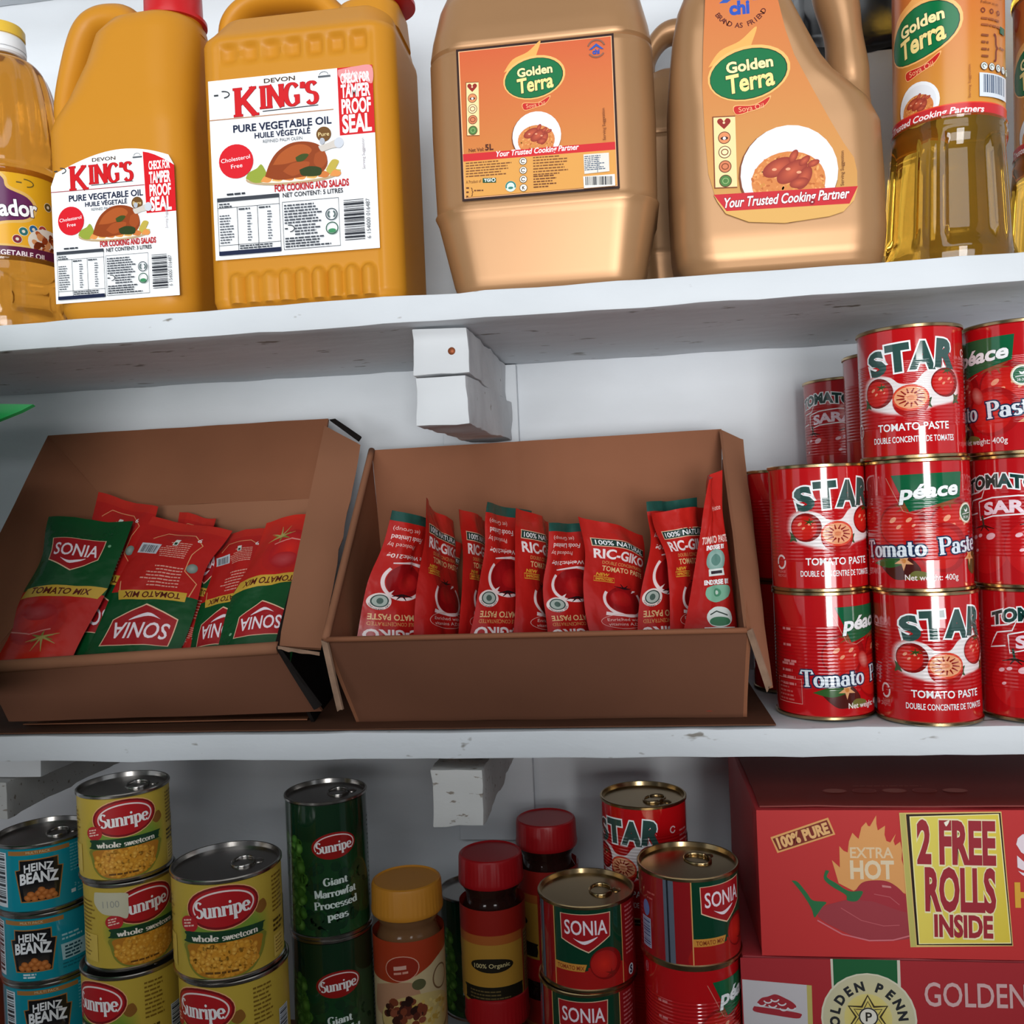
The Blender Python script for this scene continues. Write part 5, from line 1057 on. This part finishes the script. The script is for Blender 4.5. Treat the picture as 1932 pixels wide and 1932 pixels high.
jar('seasoning_jar', 'seasoning jar with an orange-yellow screw lid and a food picture on its label', (-.081, .079, -.1438-.158), .0305, .0303, .158, .026, M_ylid, M_glass2, art_jar_yellow(), .068, rad(24))
a_jr = art_jar_red()
jr = jar('spice_jar', 'dark jar with red lid and yellow organic label, standing on another jar', (-.0155, .128, -.139-.120), .0293, .0293, .120, .025, M_rlid, M_glass, a_jr, .037, rad(12))
dup(jr, (-.0140, .125, -.139-.240), rad(20), 'red lidded jar underneath the organic labelled jar at the bottom edge')
dup(jr, (.0300, .186, -.128-.120), rad(-70), 'red lidded jar further back beside the wall, right of the organic labelled jar'); dup(jr, (.0300, .186, -.128-.2402), rad(-50), 'red lidded jar in shade under the one nearest the wall')
# tomato mix tins and others
sm = tin('tomato_tin', 'squat gold rimmed tomato mix tin facing forward, ring pull lid showing, beside the jars', (.0755, .034, -.1314-.0655), .0757, .0655, art_sonia_can(), P_flat, M_tin, M_tinl, rotz=rad(6))
sm.scale = (1, 1, 1)
dup(sm, (.0735, .034, -.1314-.1314), rad(2), 'squat tomato mix tin directly under the forward facing one, cut by the lower photo edge'); dup(sm, (.0735, .034, -.1314-.1974), rad(0), 'squat tomato mix tin low in its stack, below the photo')
dup(sm, (.1544, .016, -.1025-.0655), rad(45), 'squat red tin turned to show its grey side seam, standing on a taller tin')
dup(peace, (.1544, .018, -.1025-.0659-H), rad(56), 'tall red tin with green banner under the squat tin with the grey seam'); 
dup(peace, (.1544, .018, -.1025-.0663-2*H), rad(30), 'red tin below the photo under the tall tin with green banner')
dup(star, (.1231, .110, -.0819-H), rad(-30), 'red tomato tin in shade at the back of the lowest shelf, tomatoes half hidden'); dup(peace, (.1231, .110, -.0823-2*H), rad(120), 'red tin hidden under the shaded tomato tin at the back'); 
tag(obj('tin_stand', slab('pack', .088, .158, .075, .146, ZB+.0005, -.0823-2*H-.0004, 0, 0, 1), M_cardd), 'dark block hidden below the shaded tomato tin stack', 'block') if (-.0823-2*H) > ZB+.01 else None
# cartons
cx0 = .2045
t = thing('carton', 'red carton printed EXTRA HOT with a yellow 2 FREE ROLLS sticker', 'carton', (0, 0, 0))
obj('carton_body', slab('carton_body', cx0, .475, .002, .20, -.1665, -.0608, .02, .0007, 5, .003), M_bred, t)
obj('top_flap', slab('top_flap', cx0+.004, .475, .006, .19, -.0602, -.0588, .02, .0006, 6, .0004), M_btop, t)
obj('front_print', art_mesh('front_print', art_indomie(), on_plane((cx0+.0975, .0006, -.1138), (1, 0, .0), (0, 0, 1))), P_mat, t)
at = Art(120, 30, [(0, 0), (120, 0), (120, 30), (0, 30)])
for i in range(5): at.ell(14+i*22, 20, 9, 5.5, '#9a4a42'); at.ell(14+i*22, 20, 8, 4.6, '#843630' if i % 2 else '#a05a50')
at.fine(30, 8, 110, 1, 1, 1.6, '#9a5248', 3)
obj('top_print', art_mesh('top_print', at, on_plane((.315, .045, -.0584), (1, 0, 0), (0, 1, 0))), P_mat, t)
t = thing('carton', 'darker red carton with green band and round star seal, under the EXTRA HOT carton', 'carton', (0, 0, 0))
obj('carton_body', slab('carton_body', .190, .475, .0, .20, ZB+.001, -.1675, .02, .0007, 9, .003), M_bred2, t)
obj('front_print', art_mesh('front_print', art_penny(), on_plane((.190+.1065, -.0014, -.1678-.0755), (1, 0, 0), (0, 0, 1))), P_mat, t)
tag(obj('packet', slab('packet', -.50, -.423, .02, .09, ZB+.001, -.12, .02, .002, 4, .006), mat('white_red_packet', '#a8452c', .5)), 'orange-red packet edge at the far left beside the turquoise tins', 'packet')

# ---------------------------------------------------------------- cardboard boxes and pouches
def panel(name, cs, th, m, parent, nx=14, ny=8, bend=0, seed=1, torn=None, creases=()):
    """cs: four corners (A B C D); a sheet of board with thickness th on the far side"""
    A_, B_, C_, D_ = [Vector(c) for c in cs]; n0 = (B_-A_).cross(D_-A_).normalized()
    if n0.y > 0: n0 = -n0
    vs, fs = [], []
    for lay in (0, 1):
        for j in range(ny+1):
            v = j/ny
            for i in range(nx+1):
                u = i/nx; p = (A_*(1-u)+B_*u)*(1-v)+(D_*(1-u)+C_*u)*v
                b = bend*math.sin(PI*u)*math.sin(PI*min(1, v*1.0)) + .0009*noise.noise(p*24+Vector((seed, 0, 0))) - sum(.0012*math.exp(-((u-c)/.012)**2) for c in creases)
                if torn and torn[0] == 'v1' and j == ny: p = p+(A_-D_).normalized()*abs(noise.noise(p*90+Vector((0, seed, 0))))*torn[1]
                if torn and torn[0] == 'u1' and i == nx: p = p+(A_-B_).normalized()*abs(noise.noise(p*90+Vector((0, seed, 0))))*torn[1]
                vs.append(p+n0*b-n0*(th*lay))
    W = nx+1; N = W*(ny+1)
    for j in range(ny):
        for i in range(nx):
            a = j*W+i; fs.append((a, a+1, a+1+W, a+W)); fs.append((N+a, N+a+W, N+a+1+W, N+a+1))
    for i in range(nx): a = i; fs.append((a, N+a, N+a+1, a+1)); a = ny*W+i; fs.append((a, a+1, N+a+1, N+a))
    for j in range(ny): a = j*W; fs.append((a, a+W, N+a+W, N+a)); a = j*W+nx; fs.append((a, N+a, N+a+W, a+W))
    me = mesh(name, vs, fs); bm = bmesh.new(); bm.from_mesh(me); bmesh.ops.recalc_face_normals(bm, faces=bm.faces); bm.to_mesh(me); bm.free(); sharpen(me, 40)
    return obj(name, me, m, parent)
TH = .003
# right box
t = thing('cardboard_box', 'open brown cardboard box with torn flaps holding the tomato paste pouches', 'cardboard box', (0, 0, 0))
z0 = LZ
FL, FR, BL, BR = (-.1150, .0, .0728), (.2034, .0, .0722), (-.1235, .180, .2302), (.2090, .180, .2335)
fl, fr, bl, br = (-.1000, .026, z0), (.2010, .026, z0), (-.108, .165, z0), (.200, .165, z0)
obj('rolled_edge', tube('rolled_edge', [Vector(FL)+(Vector(FR)-Vector(FL))*q/8 for q in range(9)], .0022, .0026, 12, 2), M_card, t)
panel('front_panel', (FL, FR, fr, fl), TH, M_card_shade, t, 20, 8, .003, 1)
panel('back_panel', (BL, BR, br, bl), TH, M_card, t, 80, 10, -.004, 2, None, (.42, .53))
panel('side_panel', (BL, FL, fl, bl), TH, M_card, t, 12, 8, 0, 3)
panel('side_panel', (FR, (.2075, .172, .205), br, fr), TH, M_card, t, 12, 8, 0, 4)
panel('base_panel', ((-.107, .163, z0+.001), (.199, .163, z0+.001), (.2, .028, z0+.001), (-.099, .028, z0+.001)), .001, M_card, t, 4, 4)
panel('side_flap', ((.2042, .004, .075), (.2085, .172, .232), (.2270, .168, .2215), (.2205, .000, .029)), .0025, M_card2, t, 14, 6, .004, 6, ('v1', .004))
panel('torn_strip', ((.2030, -.001, .0715), (.2065, -.003, .0735), (.2200, -.003, .028), (.2160, -.001, .026)), .0025, M_cardt, t, 2, 12, 0, 7, ('v1', .01))
panel('torn_strip', ((-.1195, -.002, .0725), (-.1140, -.003, .0705), (-.1035, -.003, .016), (-.1080, -.002, .014)), .0025, M_cardt, t, 2, 12, 0, 8, ('v1', .01))
obj('rolled_edge', tube('rolled_edge', [Vector((-.1165, .0, .073))+(Vector(BL)-Vector((-.1165, .0, .073)))*q/8 for q in range(9)], .0032, .0032, 12, 2), M_card2, t)
# left box
t = thing('cardboard_box', 'open brown cardboard box holding the red and green tomato mix pouches', 'cardboard box', (0, 0, 0))
FL, FR = (-.4080, .0, .0575), (-.1560, .0, .0680); fl, fr = (-.396, .022, z0+.010), (-.1300, .026, z0+.010)
panel('front_flap', (FL, FR, (-.1290, .020, .0125), (-.398, .016, .0085)), TH, M_card_shade, t, 20, 8, .006, 11)
obj('rolled_edge', tube('rolled_edge', [Vector(FL)+(Vector(FR)-Vector(FL))*q/8+Vector((0, .002, -.001)) for q in range(9)], .005, .005, 14, 2), M_card2, t)
panel('back_flap', ((-.4768, .205, .2642), (-.1725, .200, .2655), (-.1735, .158, .1855), (-.383, .160, .1850)), TH, M_card, t, 24, 10, -.004, 12)
panel('back_panel', ((-.383, .160, .1850), (-.1735, .158, .1855), (-.165, .172, z0), (-.375, .172, z0)), TH, M_card2, t, 18, 10, 0, 13)
panel('side_panel', ((-.383, .160, .185), FL, fl, (-.383, .172, z0)), TH, M_card, t, 14, 10, 0, 14)
panel('side_flap', ((-.4768, .205, .2642), (-.440, .02, .100), FL, (-.383, .160, .1855)), TH, M_card, t, 14, 10, 0, 14)
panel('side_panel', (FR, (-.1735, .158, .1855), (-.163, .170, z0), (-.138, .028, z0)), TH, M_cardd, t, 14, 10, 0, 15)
panel('base_panel', ((-.378, .168, .150), (-.168, .166, .150), (-.150, .034, .030), (-.392, .034, .026)), .002, M_card2, t, 10, 8, 0, 16)
panel('bottom_panel', ((-.378, .170, z0+.001), (-.166, .168, z0+.001), (-.145, .030, z0+.001), (-.392, .026, z0+.001)), .001, M_card, t, 4, 4)
panel('side_flap', ((-.1565, .004, .0685), (-.1705, .182, .2570), (-.1300, .168, .2345), (-.1255, .016, .0640)), .003, M_card2, t, 16, 8, .003, 17, ('v1', .003))
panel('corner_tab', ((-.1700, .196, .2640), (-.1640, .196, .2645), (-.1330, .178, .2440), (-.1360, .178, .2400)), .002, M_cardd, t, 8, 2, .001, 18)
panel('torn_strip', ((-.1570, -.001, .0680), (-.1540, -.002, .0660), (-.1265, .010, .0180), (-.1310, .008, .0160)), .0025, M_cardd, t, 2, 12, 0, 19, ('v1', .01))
panel('torn_edge', ((-.1545, -.002, .0690), (-.1250, .010, .0615), (-.1252, .010, .0580), (-.1545, -.002, .0650)), .002, M_cardt, t, 12, 1, 0, 20, ('v1', .004))

def pouch(name, label, cs, art, flip=False, group=None, th=.007, gus=.010, seed=1, ext=.38, m=None, wav=.0022, fold=0):
    """standing foil pouch: TL TR BR BL corners of the printed face"""
    TL, TR, BR, BL = [Vector(c) for c in cs]; n0 = (TR-TL).cross(TL-BL).normalized()
    if n0.y > 0: n0 = -n0
    def P(u, v):
        w = min(v, 1); p = (TL*(1-u)+TR*u)*(1-w)+(BL*(1-u)+BR*u)*w+Vector((0, 0, -.12))*(v-w)
        s = max(0, math.sin(PI*min(1, max(0, u))))**.7; t_ = min(1, v/.16) if v < .16 else 1
        b = s*(th*t_*t_*(.55+.45*v)+gus*max(0, v-.45)**1.3)
        q = Vector((u*2.2+seed*3.7, v*2.6, seed*1.3)); b += wav*noise.noise(q)*(.4+s)*min(1, .35+v*2)+wav*.5*noise.noise(q*3)*s+wav*.9*(1-min(1, v*1.6))*math.sin(u*7+seed)
        p = p+(TR-TL).normalized()*(.0042*math.sin(v*5.2+seed*1.7)*min(1, v*3+.3)+(u-.5)*-.007*math.exp(-((v-.30)/.16)**2))
        return p+n0*b
    def N(u, v):
        e = .01; a = P(u+e, v)-P(u-e, v); c = P(u, v-e)-P(u, v+e); n = a.cross(c).normalized()
        return n if n.dot(n0) > 0 else -n
    nu, nv = 16, 26; vs, fs = [], []; vm = 1+ext
    def Bk(u, v):
        s = max(0, math.sin(PI*u))**.7; return P(u, v)-n0*(.0012*min(1, s*2)+1.7*s*(th*min(1, v/.2)*(.45+.4*v)))
    for F_ in (P, Bk):
        for j in range(nv+1):
            for i in range(nu+1): vs.append(F_(i/nu, vm*j/nv))
    W = nu+1; K = W*(nv+1)
    for j in range(nv):
        for i in range(nu): a = j*W+i; fs.append((a, a+1, a+1+W, a+W)); fs.append((K+a, K+a+W, K+a+1+W, K+a+1))
    for i in range(nu): a = i; fs.append((a, K+a, K+a+1, a+1)); a = nv*W+i; fs.append((a, a+1, K+a+1, K+a))
    for j in range(nv): a = j*W; fs.append((a, a+W, K+a+W, K+a)); a = j*W+nu; fs.append((a, K+a, K+a+W, a+W))
    t = thing(name, label, 'pouch', tuple((BL+BR)/2), 0, group); o0 = (BL+BR)/2
    me = mesh('pouch_body', [v-o0 for v in vs], fs); bm = bmesh.new(); bm.from_mesh(me); bmesh.ops.recalc_face_normals(bm, faces=bm.faces); bm.to_mesh(me); bm.free(); me.shade_smooth()
    obj('pouch_body', me, m or M_pr, t)
    sg = -1 if flip else 1
    def f(x, y):
        x *= sg; y *= sg; u, v = (x+40)/80, (84-y)/168; n = N(u, v); return P(u, v)+n*.0002-o0, n
    obj('printed_face', art_mesh('printed_face', art, f, 5.0, 7.0, 9e-6, diag=True), P_pouch, t); return t
S1, S2, R1, R2, R3 = art_sonia_front(), art_sonia_back(), art_ric_front(), art_ric_back(), art_ric_side()
g1 = 'tomato mix pouches in the left box'; g2 = 'tomato paste pouches in the right box'
for nm, cs, a, fl_, lb_, kw in (
 ('G', [(-.307, .15, .1781), (-.2699, .15, .1695), (-.2451, .06, .0609), (-.2764, .06, .0616)], S2, True, 'red pouch corner peeping out at the back, middle of the left box', {}),
 ('B', [(-.3875, .145, .200), (-.3242, .14, .183), (-.3127, .03, .0538), (-.3747, .03, .0551)], S2, True, 'red pouch standing behind the green topped front pouch', {}),
 ('D', [(-.2895, .14, .1604), (-.2504, .14, .1489), (-.2375, .03, .0444), (-.2708, .03, .0450)], S2, False, 'narrow red strip of a pouch with a bar code between two upside-down pouches', {}),
 ('E', [(-.2716, .135, .1524), (-.2061, .135, .1613), (-.1891, .022, .0449), (-.2381, .022, .0459)], S2, True, 'upside-down pouch mostly covered by the one with a tomato picture', {}),
 ('F', [(-.2122, .125, .1652), (-.1530, .135, .1740), (-.1550, .014, .0512), (-.2214, .014, .0470)], S1, True, 'upside-down pouch with a tomato picture against the right side of the box', {}),
 ('C', [(-.3235, .13, .1740), (-.2456, .13, .1575), (-.2608, .02, .0467), (-.3406, .014, .0493)], S2, True, 'upside-down pouch in the middle with small print above its ribbon', {}),
 ('A', [(-.4199, .115, .1786), (-.3349, .115, .1703), (-.3370, .012, .0496), (-.4078, .012, .0509)], S1, False, 'upright tomato mix pouch with green top at the front left of its box', {'th': .009})):
    pouch('sauce_pouch', lb_, cs, a, fl_, g1, seed=ord(nm) % 13, ext=0, m=M_pg if nm in 'A' else M_pr, gus=.0, **kw)
ric = {
'p3': ([(-.0512, .12, .1495), (-.035, .16, .1361), (-.0443, .15, .04), (-.0689, .1, .0484)], R1, 0, 'dark crumpled red pouch deep behind the tall upright one at the left'),
'p1': ([(-.0801, .085, .1714), (-.0476, .135, .1585), (-.0571, .09, .0498), (-.1106, .045, .0581)], R2, 1, 'upside-down green ended red pouch leaning at the far left of its box'),
'p2': ([(-.0545, .085, .1813), (-.0432, .15, .158), (-.0287, .125, .0436), (-.0591, .05, .0561)], R1, 0, 'upright red pouch, tallest of the left group, second from the left'),
'p4': ([(-.0199, .085, .1699), (-.006, .15, .1566), (-.0062, .12, .0439), (-.0202, .05, .0553)], R1, 0, 'upright red pouch showing one letter, left of a green ended one'),
'p5': ([(0, .085, .1745), (.0323, .14, .1649), (.0247, .1, .0464), (-.0122, .045, .0559)], R2, 1, 'upside-down green ended red pouch with round seal, left of centre'),
'p6': ([(.0293, .085, .1687), (.0503, .15, .1543), (.0575, .12, .0425), (.0217, .05, .0543)], R1, 0, 'upright red pouch between two green ended pouches'),
'p7': ([(.0513, .085, .1544), (.0944, .13, .153), (.0954, .1, .0448), (.0494, .05, .0537)], R2, 1, 'lowest upside-down green ended red pouch, right of centre'),
'p8': ([(.0793, .085, .1604), (.1335, .135, .1406), (.138, .1, .0438), (.088, .045, .0537)], R1, 0, 'upright red pouch showing most of its 100% NATURAL front'),
'p9': ([(.1341, .1, .1688), (.179, .14, .1706), (.1718, .11, .0415), (.1266, .06, .0504)], R2, 1, 'upside-down green ended red pouch at the right of its box'),
'p10': ([(.1419, .085, .161), (.1917, .13, .1631), (.1792, .09, .0445), (.1524, .05, .0514)], R1, 0, 'crumpled red pouch in front of the rightmost green end'),
'p11': ([(.1879, .1, .1857), (.2000, .12, .194), (.1990, .045, .0511), (.1556, .03, .0545)], R3, 0, 'pointed red pouch with endorsement seals leaning on the right side')}
for i, (k, (cs, a, fl_, lb_)) in enumerate(ric.items()):
    pouch('paste_pouch', lb_, cs, a, bool(fl_), g2, seed=i*3+2, th=.006, gus=.012, wav=.0036 if k not in ('p10', 'p2') else .0042)
# green bag corner, far left; unseen body shaped to shade the box
bb = bmesh.new(); bv = []
for z, k in ((.032, .94), (.05, 1), (.15, 1.0), (.24, 1.0), (.29, .97), (.305, .9)):
    bv.append([bb.verts.new((cx_*k+(1-k)*-.5, cy_*k+(1-k)*-.1+.008*noise.noise((cx_*9, z*14, 2)), z)) for cx_, cy_ in ((-.70, -.006), (-.56, -.006), (-.416, -.006), (-.365, -.10), (-.325, -.19), (-.42, -.24), (-.56, -.25), (-.70, -.22))])
for r0, r1 in zip(bv, bv[1:]):
    for i in range(8): bb.faces.new((r0[i], r0[(i+1) % 8], r1[(i+1) % 8], r1[i]))
bb.faces.new(bv[0][::-1]); bb.faces.new(bv[-1]); bg = bm_mesh('bag_shade_body', bb, True)
t = thing('polythene_bag', 'green polythene bag with a pointed corner at the left edge below the top shelf, and an unseen body shaped to shade the box', 'bag', (0, 0, 0)); obj('bag_shade_body', bg, M_green, t)
panel('folded_corner', ((-.46, -.012, .2760), (-.3370, -.022, .2655), (-.345, -.026, .2605), (-.46, -.035, .2230)), .003, M_green, t, 10, 6, .003, 5)
bpy.data.objects.remove(_fo)
for o in list(COL.objects):
    if o.parent or 'category' not in o or 'group' in o: continue
    n = o.name.split('.')[0]; up = o.location.z > -.02
    g = {'tomato_tin': 'tomato tins on the middle shelf' if up else 'tomato tins on the lowest shelf', 'bean_tin': 'turquoise bean tins on the lowest shelf', 'sweetcorn_tin': 'sweetcorn tins on the lowest shelf',
         'peas_tin': 'peas tins on the lowest shelf', 'spice_jar': 'red lidded jars on the lowest shelf', 'oil_jug': 'plastic oil containers on the top shelf', 'oil_jerrycan': 'plastic oil containers on the top shelf',
         'oil_bottle': 'clear oil bottles on the top shelf', 'cardboard_box': 'open cardboard boxes on the middle shelf', 'shelf_board': 'painted shelf boards', 'shelf_bracket': 'timber blocks under the shelves'}.get(n)
    if g: o['group'] = g
